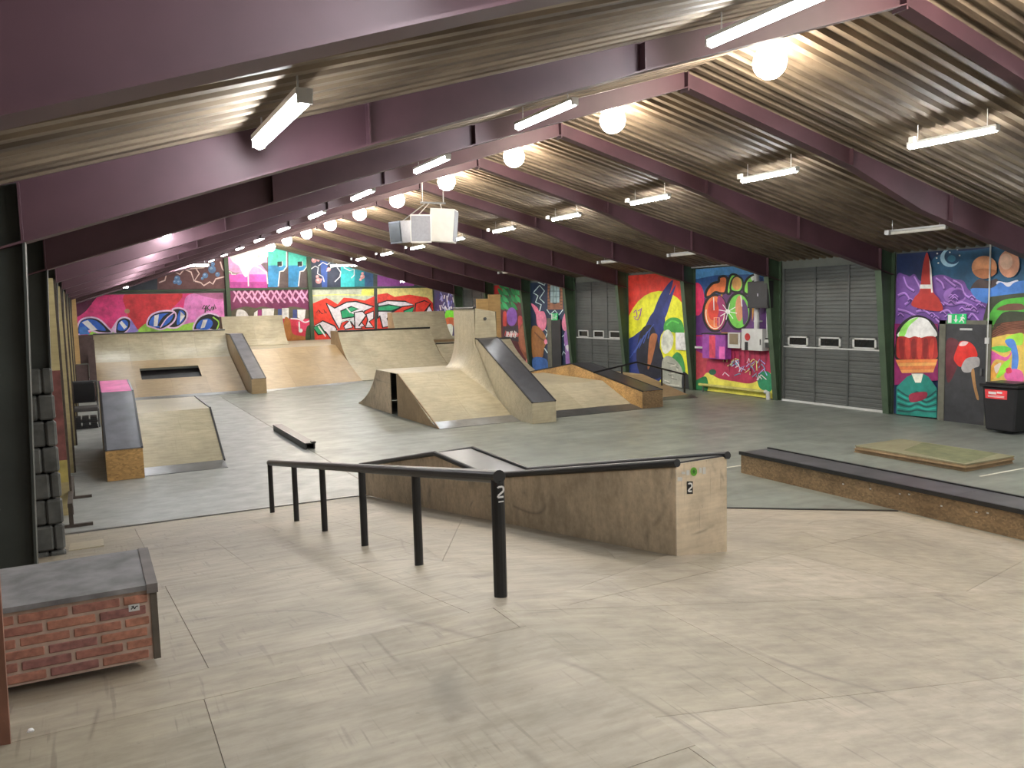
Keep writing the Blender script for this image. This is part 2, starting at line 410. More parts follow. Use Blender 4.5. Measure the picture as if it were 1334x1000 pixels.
# portal frames
def frame_root(k, yk, label):
    t = thing('portal_frame', label, 'frame', (XRID, yk, 0), 'portal frames carrying the roof')
    def depth(x):
        d = abs(x - XRID)
        if x < XRID: return .21 + .04 * min(d, 4.2) / 4.2 + (0 if d < 4.2 else (d - 4.2) / 3.8 * .12)
        return .22 + .06 * min(d, 3.2) / 3.2 + (.0 if d < 3.2 else min(1, (d - 3.2) / 1.6) * .20)
    for side, xe, xin_top, xin_bot in ((-1, XL + .01, -.30, -.42), (1, XR - .05, 15.52, 15.85)):
        xs = [XRID + side * .004, XRID + side * 1.6, XRID + side * 3.2, XRID + side * 4.8, xe]
        top = [(x, zroof(x) - .004) for x in xs]; bot = [(x, zroof(x) - depth(x)) for x in xs]
        m = MB(); m.prism(top + bot[::-1], yk - .006, yk + .006, axis='y')
        raf = m.build('rafter', M['maroon'], t)
        for i in range(4):
            if i in (0, 3): fb = MB()   # the outer length is painted like the column
            fb.prism([bot[i], bot[i + 1], (bot[i + 1][0], bot[i + 1][1] - .014), (bot[i][0], bot[i][1] - .014)], yk - .085, yk + .085, axis='y')
            if i >= 2: fb.build('bottom_flange', M['maroon'], raf)
        zt = zroof(xe) - .01
        zi = zroof(xin_top) - depth(xin_top)
        m = MB(); m.prism([(xe, 0), (xin_bot, 0), (xin_top, zi), (xin_top, zroof(xin_top) - .01), (xe, zt)], yk - .007, yk + .007, axis='y')
        gm = M['greensteel'] if side > 0 else M['shadedsteel']; col = m.build('column', gm, t)
        m = MB(); s2 = -side
        m.prism([(xin_bot, 0), (xin_bot + s2 * .014, 0), (xin_top + s2 * .014, zi), (xin_top, zi)], yk - .08, yk + .08, axis='y')
        m.box((min(xe, xe + s2 * .014), yk - .09, 0), (max(xe, xe + s2 * .014), yk + .09, zt))
        m.build('column_flange', gm, col)
        for xs_ in (XRID + side * 3.2, XRID + side * 5.6, xin_top):
            MB().box((xs_ - .006, yk - .08, zroof(xs_) - depth(xs_)), (xs_ + .006, yk + .08, zroof(xs_) - .02)).build('stiffener_plate', M['maroon'], raf)
    MB().box((XRID - .012, yk - .085, ZRID - .27), (XRID + .012, yk + .085, ZRID - .02)).build('apex_plate', M['maroon'], t)
    return t
for k, yk in enumerate(FRAMES):
    if yk < 0: lab = 'maroon steel roof frame behind the viewpoint, %s' % ('first' if yk > -2 else 'second')
    else:
        lab = ORD[k - 2] + ' maroon steel roof frame spanning the hall on dark green columns'
    frame_root(k, yk, lab)

# ------------------------------------------------------------------ murals: paint layers on real wall panels
def smooth(pts, n=5, closed=True):
    out = []; L = len(pts)
    for i in range(L if closed else L - 1):
        p0, p1, p2, p3 = [Vector(pts[(i + k - 1) % L] if closed else pts[min(max(i + k - 1, 0), L - 1)]) for k in range(4)]
        for j in range(n):
            t = j / n
            out.append(tuple(.5 * ((2 * p1) + (p2 - p0) * t + (2 * p0 - 5 * p1 + 4 * p2 - p3) * t * t + (3 * p1 - p0 - 3 * p2 + p3) * t ** 3)))
    if not closed: out.append(tuple(pts[-1]))
    return out
def ell(cx, cy, rx, ry, n=22, rot=0):
    return [(cx + rx * math.cos(t) * math.cos(rot) - ry * math.sin(t) * math.sin(rot), cy + rx * math.cos(t) * math.sin(rot) + ry * math.sin(t) * math.cos(rot)) for t in [2 * PI * i / n for i in range(n)]]
class Mural:
    """one painted panel; shapes are given in crop pixels and land on the wall plane"""
    def __init__(s, label, plane, org, scale, rect, base, name='mural', cat='mural', thick=.03):
        s.ax, s.d = plane; s.org = org; s.sc = scale; s.m = MB(); s.mats = [paint(base)]; s.idx = {}; s.k = 0
        s.label, s.name, s.cat = label, name, cat; s.rect = rect
        a0, z0, a1, z1 = rect
        if s.ax == 'x': s.m.box((s.d, a0, z0), (s.d + thick, a1, z1))
        else:
            q = [(a0, z0), (a1, z0), (a1, z1), (a0, z1)]
            for cl in s.gable(): q = clip(q, *cl)
            s.m.prism(q, s.d, s.d + thick, axis='y')
    def gable(s):            # stay under the two roof slopes
        return ((-.292, 1, ZRID - .05 - .292 * XRID), (.256, 1, ZRID - .05 + .256 * XRID))
    def w(s, p):
        q = at(s.org[0] + p[0] * s.sc, s.org[1] + p[1] * s.sc, **{s.ax: s.d})
        return q
    def fill(s, col, pts, curve=False):
        if curve: pts = smooth(pts)
        k = tuple(col)
        if k not in s.idx: s.idx[k] = len(s.mats); s.mats.append(paint(col))
        a0, z0, a1, z1 = s.rect; g = 1 if s.ax == 'x' else 0
        q = [(v[g], v[2]) for v in (s.w(p) for p in pts)]
        for cl in ((1, 0, a1), (-1, 0, -a0), (0, 1, z1), (0, -1, -z0)) + (s.gable() if s.ax == 'y' else ()):
            q = clip(q, *cl)
            if len(q) < 3: return
        s.k += 1; d = s.d - .0004 * s.k
        r = []
        for p in q:
            v = (d, p[0], p[1]) if g == 1 else (p[0], d, p[1])
            if not r or (Vector(v) - Vector(r[-1])).length > 1e-4: r.append(v)
        if len(r) >= 3: s.m.face(r, s.idx[k])
    def stroke(s, col, pts, w, curve=True, closed=False):
        if curve: pts = smooth(pts, 4, closed)
        if closed: pts = list(pts) + [pts[0]]
        L, R_ = [], []
        for i in range(len(pts)):
            a = Vector(pts[max(i - 1, 0)]); b = Vector(pts[min(i + 1, len(pts) - 1)])
            if closed and i in (0, len(pts) - 1): a = Vector(pts[-2]); b = Vector(pts[1])
            d = (b - a); d = d.normalized() if d.length else Vector((1, 0)); n = Vector((-d.y, d.x)) * w / 2
            p = Vector(pts[i]); L.append(tuple(p + n)); R_.append(tuple(p - n))
        s.k += 1
        k0 = s.k
        for i in range(len(pts) - 1):
            s.k = k0 - 1; s.fill(col, [L[i], L[i + 1], R_[i + 1], R_[i]])
        s.k = k0
    def done(s, parent=None):
        o = s.m.build(s.name, s.mats, parent)
        # keep the painted faces as drawn
        return tag(o, s.label, s.cat)
def shape(mu, col, pts, edge=None, ew=8, curve=True):
    mu.fill(col, pts, curve)
    if edge: mu.stroke(edge, pts, ew, curve, True)

NAVY, BLK, WHT = (.015, .03, .09), (.012, .012, .014), (.75, .75, .72)
XW = 15.93
rnd = random.Random(3)
# --- moonscape bay with the emergency door (nearest on the right)
mu = Mural('mural of purple moonscape under dark blue sky with crescent moon beside the exit', ('x', XW), (1134, 300), .15, (9.27, 0.02, 12.43, 3.54), NAVY)
mu.fill((.02, .09, .17), [(560, 230), (900, 170), (1400, 150), (1400, 520), (900, 520), (560, 420)], True)
mu.fill((.30, .46, .58), ell(690, 238, 84, 80)); mu.fill((.02, .07, .14), ell(712, 228, 70, 66)); mu.fill((.04, .16, .24), ell(705, 245, 36, 30))
for sx, sy in ((580, 200), (575, 240), (590, 283), (755, 165), (775, 218), (940, 140), (690, 190)): mu.fill((.7, .72, .6), ell(sx, sy, 8, 7, 8))
PUR = (.15, .07, .27)
mu.fill(PUR, [(225, 420), (300, 385), (340, 400), (385, 380), (440, 440), (560, 392), (640, 388), (720, 420), (810, 440), (850, 510), (930, 560), (1000, 610), (1030, 640), (1000, 960), (220, 960)], True)
mu.fill((.26, .13, .40), ell(735, 565, 100, 72)); mu.fill((.10, .04, .20), ell(762, 560, 64, 48))
for pts in ([(290, 400), (320, 480), (380, 520)], [(380, 395), (420, 470), (440, 520)], [(570, 410), (620, 450), (640, 500)], [(640, 400), (700, 450), (740, 480)], [(720, 430), (790, 470), (830, 560), (960, 620)],
            [(240, 560), (300, 540), (340, 600), (300, 640)], [(240, 680), (320, 700), (400, 740)], [(640, 620), (700, 640), (800, 620), (880, 650)], [(400, 700), (470, 690), (540, 740)], [(850, 760), (890, 720), (950, 790)], [(620, 700), (680, 690), (720, 740)], [(560, 740), (600, 790), (680, 790)], [(780, 690), (860, 680), (940, 700)]):
    mu.stroke((.07, .03, .15), [(a + 6, b + 16) for a, b in pts], 20); mu.stroke((.24, .12, .38), [(a + 2, b + 6) for a, b in pts], 18); mu.stroke((.40, .23, .54), pts, 9)
for i in range(30):
    x0, y0 = 235 + rnd.random() * 720, 560 + rnd.random() * 210
    if x0 > 660 and y0 > 700: continue
    mu.stroke((.08, .035, .17), [(x0, y0 + 12), (x0 + 24, y0 - 4), (x0 + 52, y0 + 22)], 12); mu.stroke((.36, .20, .50), [(x0, y0), (x0 + 22, y0 - 18), (x0 + 50, y0 + 6)], 8)
# plain red spire with one pale band
mu.fill((.33, .025, .02), [(500, 190), (530, 300), (548, 450), (560, 540), (610, 600), (625, 700), (380, 660), (395, 580), (440, 520), (462, 330)], True)
mu.fill((.62, .6, .58), [(522, 240), (540, 330), (552, 540), (538, 540), (528, 400)]); mu.fill((.62, .58, .56), [(442, 470), (545, 470), (548, 505), (440, 505)])
# plain planets and blue hills
mu.fill((.50, .24, .12), ell(1000, 320, 110, 100)); mu.fill((.36, .15, .07), [(905, 350), (1000, 330), (1105, 350), (1080, 390), (1000, 420), (930, 395)], True); mu.fill((.06, .04, .04), [(900, 470), (960, 420), (1040, 440), (1110, 420), (1120, 510), (900, 520)], True)
mu.fill((.52, .27, .18), ell(1215, 290, 92, 120)); mu.fill((.62, .38, .28), ell(1190, 270, 56, 70)); mu.fill((.5, .5, .58), [(1120, 440), (1200, 452), (1290, 430), (1280, 470), (1200, 490), (1110, 470)], True)
mu.fill((.05, .16, .42), [(880, 510), (1060, 500), (1140, 450), (1210, 490), (1300, 440), (1600, 440), (1600, 640), (1040, 640)], True)
mu.fill((.04, .05, .03), [(1030, 620), (1100, 570), (1600, 540), (1600, 720), (1030, 900)], True)
mu.fill((.07, .33, .04), [(990, 960), (1000, 830), (1050, 720), (1120, 630), (1250, 588), (1600, 580), (1600, 720), (1220, 700), (1120, 760), (1070, 860), (1040, 960)], True)
mu.fill((.13, .06, .04), [(1110, 690), (1200, 640), (1330, 640), (1330, 690)], True)
mu.fill((.20, .085, .05), [(1030, 960), (1080, 870), (1180, 800), (1400, 780), (1600, 780), (1600, 920), (1260, 900), (1100, 960)], True)
for i in range(6): mu.stroke((.10, .035, .02), [(1060, 940 - i * 22), (1180, 870 - i * 14), (1400, 840 - i * 12)], 7)
G = lambda pts: [(x, y_ + 800) for x, y_ in pts]        # lower crop shares the scale, 120 px further down
mu.fill((.55, .40, .10), G([(1035, 140), (1200, 100), (1600, 90), (1600, 620), (1035, 620)]))
for col, pts in (((.30, .55, .06), [(1190, 130), (1330, 90), (1330, 190), (1240, 180)]), ((.08, .2, .5), [(1180, 160), (1260, 150), (1300, 300), (1280, 420), (1240, 410), (1240, 260)]), ((.5, .1, .3), [(1040, 240), (1180, 300), (1240, 250), (1200, 330), (1100, 320), (1040, 400)]),
                 ((.10, .45, .08), [(1060, 220), (1160, 200), (1240, 230), (1160, 260)]), ((.25, .55, .05), [(1110, 440), (1170, 350), (1230, 320), (1190, 420), (1120, 480)]), ((.6, .3, .06), [(1040, 420), (1110, 340), (1130, 420), (1060, 500)]), ((.55, .12, .30), [(1180, 440), (1260, 400), (1334, 430), (1334, 520), (1200, 500)]), ((.6, .5, .45), [(1090, 380), (1150, 350), (1110, 440)]), ((.5, .05, .1), [(1190, 400), (1230, 390), (1240, 430), (1200, 440)])):
    mu.fill(col, G(pts), True)
# abstract red, orange and teal figure-sized pattern left of the door
mu.fill((.20, .012, .10), G([(222, 10), (600, 10), (600, 500), (222, 540)]))
mu.fill(BLK, G([(235, 140), (250, 50), (330, -35), (430, -65), (540, -20), (600, 70), (612, 200), (590, 330), (250, 330)]), True)
mu.fill((.66, .68, .6), G([(265, 125), (280, 60), (335, -10), (400, -45), (490, -35), (545, 20), (578, 125)]), True)
mu.fill((.25, .6, .12), G([(262, 130), (275, 60), (335, -10), (430, -45), (350, 30), (310, 115)]), True)
mu.fill((.30, .02, .018), G([(250, 130), (300, 118), (350, 132), (400, 118), (450, 132), (510, 118), (580, 128), (595, 220), (585, 310), (430, 318), (260, 310), (240, 220)]), True)
for k in range(6): mu.fill((.42, .045, .03) if k % 2 else (.20, .015, .015), G([(262 + k * 54, 140 + (k % 3) * 10), (298 + k * 54, 150), (306 + k * 50, 300), (272 + k * 50, 296)]), True)
for k, cl in enumerate(((.60, .20, .06), (.70, .30, .10), (.52, .17, .06), (.66, .26, .09))): mu.fill(cl, G([(232 + k * 14, 322 + k * 29), (600 - k * 10, 316 + k * 29), (590 - k * 10, 344 + k * 29), (246 + k * 14, 350 + k * 29)]))
mu.fill((.012, .19, .16), G([(240, 560), (330, 470), (400, 440), (470, 440), (520, 470), (592, 570), (590, 825), (240, 795)]))
for i in range(7): mu.stroke((.02, .30, .25) if i % 2 else (.008, .07, .07), G([(250, 580 + i * 30), (350, 640 + i * 22), (420, 600 + i * 26), (500, 650 + i * 20), (588, 590 + i * 30)]), 14)
mu.fill((.60, .66, .5), G([(372, 442), (475, 442), (455, 520), (405, 520)])); mu.fill((.24, .02, .05), G([(360, 620), (500, 600), (490, 660), (370, 690)]), True)
mu.done()
# --- graffiti bay with the electrical boxes
mu = Mural('graffiti mural with orange and green bubble letters behind the electrical boxes', ('x', XW), (860, 320), .24, (16.0, .02, 19.17, 3.54), (.09, .03, .14))
mu.fill((.10, .28, .52), [(150, 60), (700, 60), (700, 200), (480, 160), (300, 165), (150, 200)])
mu.fill((.03, .09, .25), [(150, 190), (300, 160), (480, 155), (700, 200), (700, 300), (150, 280)])
mu.fill((.33, .03, .08), [(150, 480), (700, 520), (700, 900), (150, 900)])
mu.fill((.24, .03, .22), [(180, 490), (360, 500), (360, 620), (180, 600)]); mu.fill((.55, .04, .12), ell(200, 290, 40, 90)); mu.fill((.38, .06, .08), [(180, 560), (260, 600), (240, 720), (185, 760)])
mu.fill((.55, .52, .10), [(250, 690), (320, 720), (400, 735), (500, 745), (600, 690), (640, 740), (640, 830), (250, 790)], True)
mu.fill((.02, .17, .06), [(185, 740), (250, 710), (255, 790), (185, 790)], True); mu.fill((.02, .2, .10), [(530, 700), (580, 680), (612, 720), (600, 790), (540, 770)], True); mu.fill((.02, .1, .06), ell(285, 685, 20, 16))
OR_, GR_ = (.66, .16, .05), (.20, .52, .08)
shape(mu, (.40, .20, .02), [(330, 470), (480, 470), (500, 240), (340, 240)], None)
mu.fill((.10, .03, .13), [(330, 470), (500, 470), (500, 240), (340, 240)])
shape(mu, OR_, [(248, 275), (255, 240), (285, 205), (318, 195), (322, 172), (350, 165), (366, 185), (356, 250), (330, 258), (300, 252), (270, 275)], BLK, 13)
shape(mu, GR_, [(362, 250), (372, 185), (392, 155), (425, 170), (390, 220), (380, 260)], BLK, 12)
shape(mu, GR_, [(385, 240), (390, 190), (415, 165), (445, 180), (450, 220), (430, 250)], BLK, 10); mu.fill((.52, .28, .10), ell(417, 205, 26, 36))
shape(mu, GR_, [(455, 250), (462, 200), (490, 165), (525, 160), (505, 195), (488, 260)], BLK, 12); mu.fill((.6, .6, .55), [(495, 170), (530, 160), (505, 190)], True)
shape(mu, OR_, ell(300, 365, 64, 98), BLK, 13); mu.fill((.27, .03, .13), [(315, 275), (350, 300), (360, 370), (345, 430), (320, 455), (310, 400)], True); mu.fill((.5, .05, .03), ell(290, 350, 30, 55))
mu.stroke((.75, .55, .45), smooth(ell(300, 365, 50, 84))[:60], 5, False); mu.stroke(WHT, [(292, 280), (294, 350)], 5, False); mu.stroke((.7, .3, .2), [(295, 390), (322, 390), (322, 440), (295, 440)], 6, False, True); mu.fill((.7, .1, .06), ell(306, 412, 9, 9))
shape(mu, (.14, .42, .07), ell(428, 355, 64, 98), BLK, 13); mu.fill((.46, .22, .12), ell(432, 340, 22, 70)); mu.fill((.09, .04, .13), [(450, 290), (475, 330), (480, 390), (455, 430), (448, 360)], True); mu.stroke(WHT, [(440, 270), (446, 330)], 6, False)
for a in range(8): mu.stroke((.78, .85, .8), [(370, 357), (370 + 50 * math.cos(a * PI / 4 + .2), 357 + 45 * math.sin(a * PI / 4 + .2))], 4, False)
mu.fill((.9, .95, .9), ell(370, 357, 13, 13, 10))
for i in range(26):
    x0, y0 = 340 + rnd.random() * 220, 620 + rnd.random() * 110
    mu.stroke(((.25, .3, .55), (.6, .5, .55), (.12, .3, .4), (.5, .5, .2))[i % 4], [(x0, y0), (x0 + rnd.uniform(8, 30), y0 - rnd.uniform(10, 30)), (x0 + rnd.uniform(10, 50), y0 + rnd.uniform(-10, 20))], 5, False)
for i in range(9):
    x0 = 350 + i * 28; mu.stroke((.2, .02, .06), [(x0, 560), (x0 + 3, 620 + rnd.random() * 70)], 5, False)
mu.done()
# --- red and yellow bay
mu = Mural('red mural with large yellow disc and dark blue mass behind the handrail', ('x', XW), (640, 340), .21, (19.37, .02, 22.55, 3.5), (.56, .05, .035))
mu.fill((.72, .60, .03), [(830, 620), (833, 440), (842, 380), (858, 330), (880, 290), (912, 248), (950, 215), (995, 193), (1040, 185), (1082, 190), (1120, 205), (1156, 228), (1185, 260), (1207, 302), (1222, 350), (1240, 450), (1270, 640), (1270, 860), (830, 860)], False)
BLU = (.02, .035, .16)
mu.fill(BLU, [(1000, 350), (1040, 230), (1090, 150), (1128, 118), (1108, 200), (1060, 330)], True); mu.fill((.03, .045, .20), [(1050, 350), (1085, 250), (1145, 145), (1120, 230), (1080, 350)], True)
mu.fill(BLU, [(835, 520), (890, 460), (950, 410), (990, 335), (1040, 290), (1075, 340), (1075, 420), (1050, 470), (1048, 560), (1075, 620), (1060, 720), (1000, 760), (830, 760)], True)
mu.fill((.012, .014, .03), [(930, 430), (1000, 400), (1040, 520), (1070, 620), (1050, 720), (940, 720), (900, 600)], True)
for i in range(5): mu.stroke((.05, .09, .3), [(860 + i * 28, 600 - i * 30), (900 + i * 22, 540 - i * 30), (930 + i * 20, 480 - i * 22)], 5)
mu.fill((.05, .27, .05), [(1070, 420), (1080, 375), (1120, 350), (1170, 360), (1195, 410), (1190, 470), (1150, 450), (1120, 440), (1090, 450)], True); mu.stroke((.10, .42, .08), [(1085, 400), (1120, 370), (1165, 385)], 10); mu.fill((.55, .62, .5), [(1065, 450), (1100, 425), (1130, 470), (1120, 540), (1080, 575), (1055, 530)], True)
mu.fill((.30, .12, .05), [(985, 470), (1030, 455), (1020, 520), (990, 640), (970, 660)], True)
mu.fill((.05, .25, .08), [(1110, 620), (1150, 565), (1190, 600), (1200, 700), (1130, 640)], True); mu.fill((.30, .31, .27), [(1065, 610), (1110, 590), (1180, 660), (1192, 790), (1075, 790), (1060, 700)], True)
for i in range(12): mu.stroke((.48, .48, .43) if i % 2 else (.16, .17, .15), [(1075 + rnd.random() * 90, 630 + i * 12), (1100 + rnd.random() * 70, 640 + i * 12)], 5, False)
mu.fill((.012, .015, .02), [(1190, 690), (1230, 710), (1262, 750), (1262, 800), (1190, 800)], True)
for pts in ([(885, 320), (900, 305), (905, 345), (885, 345)], [(912, 310), (930, 300), (925, 340)], [(890, 355), (915, 360), (935, 290)]): mu.stroke((.25, .08, .3), pts, 5)
mu.done()
# --- lightning bay with painted window
mu = Mural('navy mural with white lightning cracks and painted brick window by garage door', ('x', XW), (640, 340), .21, (26.12, .02, 29.29, 3.5), (.018, .035, .075))
LT = (.45, .6, .72)
for pts in ([(265, 190), (300, 150), (330, 185), (300, 230), (330, 260)], [(290, 130), (330, 150), (340, 120)], [(260, 195), (290, 215), (275, 255), (310, 270), (300, 310)], [(440, 170), (470, 150), (465, 220), (485, 250)], [(345, 300), (365, 330), (395, 305), (420, 335), (445, 300)], [(330, 420), (350, 440), (335, 480), (355, 520)], [(440, 470), (470, 440), (455, 520), (480, 560)], [(330, 540), (350, 570)], [(430, 600), (450, 560), (470, 590)]):
    mu.stroke(LT, pts, 6, False)
mu.fill((.26, .12, .07), [(350, 125), (440, 120), (445, 300), (350, 300)])
for i in range(9): mu.stroke((.12, .06, .04), [(350, 130 + i * 20), (365, 130 + i * 20)], 4, False); mu.stroke((.12, .06, .04), [(428, 130 + i * 20), (442, 130 + i * 20)], 4, False)
mu.fill((.02, .03, .04), ell(395, 205, 36, 62)); mu.fill((.30, .42, .45), [(368, 150), (424, 150), (424, 258), (368, 258)])
for i in (1, 2): mu.stroke((.12, .18, .2), [(368 + i * 19, 150), (368 + i * 19, 258)], 4, False); mu.stroke((.12, .18, .2), [(368, 150 + i * 36), (424, 150 + i * 36)], 4, False)
PK = (.62, .20, .30)
mu.fill((.55, .16, .24), [(248, 262), (285, 285), (300, 310), (330, 315), (345, 370), (335, 420), (312, 430), (285, 390), (278, 330)], True); mu.fill(PK, [(285, 330), (330, 320), (342, 380), (318, 420), (290, 380)], True)
mu.fill((.27, .13, .05), [(252, 420), (290, 405), (330, 450), (345, 500), (330, 540), (322, 590), (300, 605), (258, 590)], True); mu.stroke((.14, .06, .03), [(270, 440), (310, 480), (335, 495)], 8); mu.fill(PK, ell(340, 500, 10, 16))
mu.fill((.05, .13, .34), [(262, 600), (345, 610), (350, 690), (270, 690)], True)
mu.fill(PK, [(482, 295), (455, 330), (440, 385), (452, 430), (485, 425), (492, 350)], True); mu.fill((.26, .14, .36), [(455, 450), (492, 430), (515, 640), (470, 650), (462, 560)], True); mu.fill((.5, .5, .55), [(462, 530), (480, 520), (478, 560)], True)
mu.done()
# --- green leaf bay
mu = Mural('mural of green leaf shapes over purple and brown forms beside tan boards', ('x', XW), (640, 340), .21, (29.49, .02, 32.66, 3.5), (.10, .03, .035))
mu.fill((.38, .03, .03), [(20, 100), (75, 110), (70, 200), (20, 205)])
for i in range(22):
    x0, y0 = 60 + (i % 6) * 27, 150 + (i // 6) * 42; mu.fill(((.02, .20, .07), (.04, .32, .12), (.015, .12, .05))[i % 3], [(x0 - 20, y0 - 22), (x0 + 4, y0 - 12), (x0 + 24, y0 + 26), (x0 - 6, y0 + 14)], True)
mu.fill((.20, .09, .34), ell(128, 345, 34, 58)); mu.fill((.42, .06, .05), [(75, 320), (95, 320), (95, 400), (75, 400)], True); mu.fill((.40, .07, .08), [(168, 345), (195, 350), (205, 420), (175, 440)], True)
mu.fill((.24, .09, .05), [(165, 440), (225, 360), (240, 500), (245, 640), (180, 540)], True); mu.fill((.3, .12, .07), [(175, 430), (215, 410), (230, 560), (190, 540)], True)
mu.fill((.05, .04, .05), [(75, 405), (168, 400), (172, 500), (75, 480)])
for i in range(10): x0 = 85 + i * 8; mu.stroke(((.65, .65, .62), (.5, .06, .06))[i % 3 == 0], [(x0, 480 - rnd.random() * 20), (x0 + 6, 430 + rnd.random() * 20), (x0 + 16, 450), (x0 + 8, 470)], 5, False)
mu.fill((.55, .18, .2), [(215, 620), (238, 590), (240, 640)], True)
mu.done()
# --- far blue scribble bay
mu = Mural('small far mural of blue and white brush scribbles near the back corner', ('x', XW), (500, 300), .21, (36.23, .02, 39.6, 3.5), (.07, .06, .16))
for i in range(46):
    x0, y0 = 325 + rnd.random() * 140, 380 + rnd.random() * 120
    mu.stroke(((.42, .46, .66), (.05, .06, .2), (.2, .22, .5), (.6, .62, .7))[i % 4], [(x0, y0), (x0 + rnd.uniform(-14, 14), y0 + rnd.uniform(15, 40))], 7, False)
mu.fill((.16, .55, .05), [(385, 505), (400, 495), (435, 500), (440, 540), (385, 545)], True); mu.fill((.42, .13, .06), [(388, 545), (438, 545), (430, 600), (395, 600)], True); mu.fill((.5, .58, .5), [(390, 590), (430, 590), (420, 680), (392, 670)], True); mu.fill((.55, .08, .25), [(378, 540), (386, 540), (388, 650), (380, 650)])
mu.done()

# --- back wall
YW = 39.70
A_, B_ = (90, 290), (280, 290)
mu = Mural('dark brown mural panel with pale lightning and blue orbs high on back wall', ('y', YW), A_, .195, (1.2, 3.72, 5.78, 5.75), (.12, .055, .06))
mu.fill((.03, .04, .06), [(300, 330), (590, 350), (590, 480), (300, 480)])
for cx, cy, r in ((955, 312, 26), (910, 352, 19), (992, 345, 16), (722, 372, 20), (708, 395, 14), (735, 398, 18), (890, 372, 10), (960, 275, 14)): mu.fill((.10, .19, .36), ell(cx, cy, r, r, 14)); mu.fill((.25, .38, .55), ell(cx - r * .25, cy - r * .3, r * .4, r * .35, 10))
for pts in ([(600, 400), (640, 385), (650, 345), (700, 325), (740, 345), (770, 310)], [(770, 310), (815, 330), (835, 390), (870, 340), (850, 310)], [(840, 390), (880, 400), (900, 420), (940, 395), (960, 410), (980, 375), (1040, 360)], [(770, 310), (900, 300), (940, 260)], [(1010, 260), (1025, 310), (1045, 330)]): mu.stroke((.55, .43, .42), pts, 9, False)
mu.done()
mu = Mural('upper back wall mural with lamp glare painted white on pink and two tall teal letters P', ('y', YW), B_, .195, (5.98, 3.72, 9.55, 5.78), (.10, .075, .075))
mu.fill((.78, .30, .52), [(85, 100), (350, 100), (350, 430), (85, 430)]); mu.fill((.62, .10, .42), [(85, 345), (350, 345), (350, 435), (85, 435)]); mu.fill((.38, .06, .28), [(85, 395), (350, 395), (350, 435), (85, 435)])
mu.fill((.30, .22, .25), [(90, 315), (135, 335), (170, 330), (140, 350), (90, 340)]); mu.fill((.14, .10, .12), [(300, 270), (350, 265), (350, 330)])
mu.stroke(WHT, [(90, 325), (110, 330), (112, 345), (140, 345)], 6, False); mu.stroke(WHT, [(265, 285), (300, 300), (345, 335), (352, 410)], 8, False); mu.stroke((.8, .75, .78), [(222, 330), (224, 425)], 9, False)
mu.fill((.86, .82, .84), [(110, 180), (360, 160), (330, 260), (250, 300), (215, 360), (190, 350), (160, 290), (110, 250)], True)  # white burst: lamp glare painted into the mural
for x0 in (355, 490):
    mu.fill((.09, .46, .38), [(x0, 170), (x0 + 122, 170), (x0 + 122, 292), (x0 + 100, 318), (x0 + 78, 322), (x0 + 66, 430), (x0, 430)])
    mu.fill((.04, .22, .42), [(x0, 285), (x0 + 122, 285), (x0 + 100, 318), (x0 + 78, 322), (x0 + 66, 430), (x0, 430)])
    mu.fill((.02, .03, .03), [(x0 + 62, 260), (x0 + 94, 258), (x0 + 94, 290), (x0 + 62, 292)]); mu.stroke((.7, .82, .75), [(x0 + 72, 292), (x0 + 94, 290), (x0 + 94, 258)], 4, False)
    mu.stroke((.72, .8, .78), [(x0 + 124, 175), (x0 + 124, 294), (x0 + 102, 322), (x0 + 78, 326), (x0 + 68, 425)], 8, False)
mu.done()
mu = Mural('plum mural strip with pink scribbles and white shapes above platform', ('y', YW), B_, .195, (5.98, 1.22, 9.55, 3.70), (.17, .03, .10))
for i in range(12):
    x0 = 115 + i * 42; mu.stroke((.62, .32, .48), [(x0, 440 + (i % 3) * 8), (x0 + 35, 490 + (i % 2) * 18), (x0 + 62, 535)], 12, False); mu.stroke((.60, .30, .46), [(x0 + 48, 445), (x0 + 20, 500), (x0 + 8, 530 - (i % 3) * 12)], 11, False)
mu.fill((.10, .09, .06), [(110, 590), (200, 560), (270, 570), (320, 560), (440, 580), (520, 560), (640, 590), (640, 640), (110, 640)], True)
mu.fill((.78, .74, .72), [(148, 585), (185, 582), (215, 605), (222, 640), (148, 640)], True); mu.fill((.74, .7, .72), [(262, 600), (285, 585), (283, 640), (258, 640)]); mu.fill((.24, .03, .16), [(286, 580), (312, 580), (312, 640), (286, 640)]); mu.fill((.78, .76, .74), [(314, 574), (396, 572), (390, 640), (314, 640)]); mu.fill((.05, .08, .2), [(420, 575), (446, 575), (446, 640), (420, 640)]); mu.fill((.78, .76, .74), [(448, 570), (493, 570), (493, 640), (448, 640)]); mu.fill((.05, .07, .2), [(520, 580), (548, 580), (548, 640), (520, 640)])
mu.fill((.42, .03, .06), [(455, 640), (640, 640), (640, 800), (470, 800)]); mu.fill((.30, .13, .03), [(465, 640), (500, 650), (520, 740), (600, 760), (640, 790), (470, 800)], True); mu.fill((.5, .05, .12), [(545, 660), (630, 650), (610, 720), (560, 700)], True)
mu.fill((.78, .74, .72), [(550, 580), (606, 580), (600, 636), (585, 655), (552, 632)]); mu.stroke((.74, .5, .55), [(505, 640), (560, 645), (600, 665), (632, 655)], 9); mu.stroke((.75, .7, .7), [(562, 660), (564, 720)], 10, False); mu.fill((.75, .72, .68), ell(572, 720, 14, 14, 10)); mu.fill((.03, .06, .02), [(612, 700), (636, 690), (636, 785), (605, 780)], True)
mu.done()
mu = Mural('dark navy mural panel with pink orbs and teal stripes right of letters', ('y', YW), B_, .195, (9.72, 3.72, 15.9, 5.35), (.03, .035, .06))
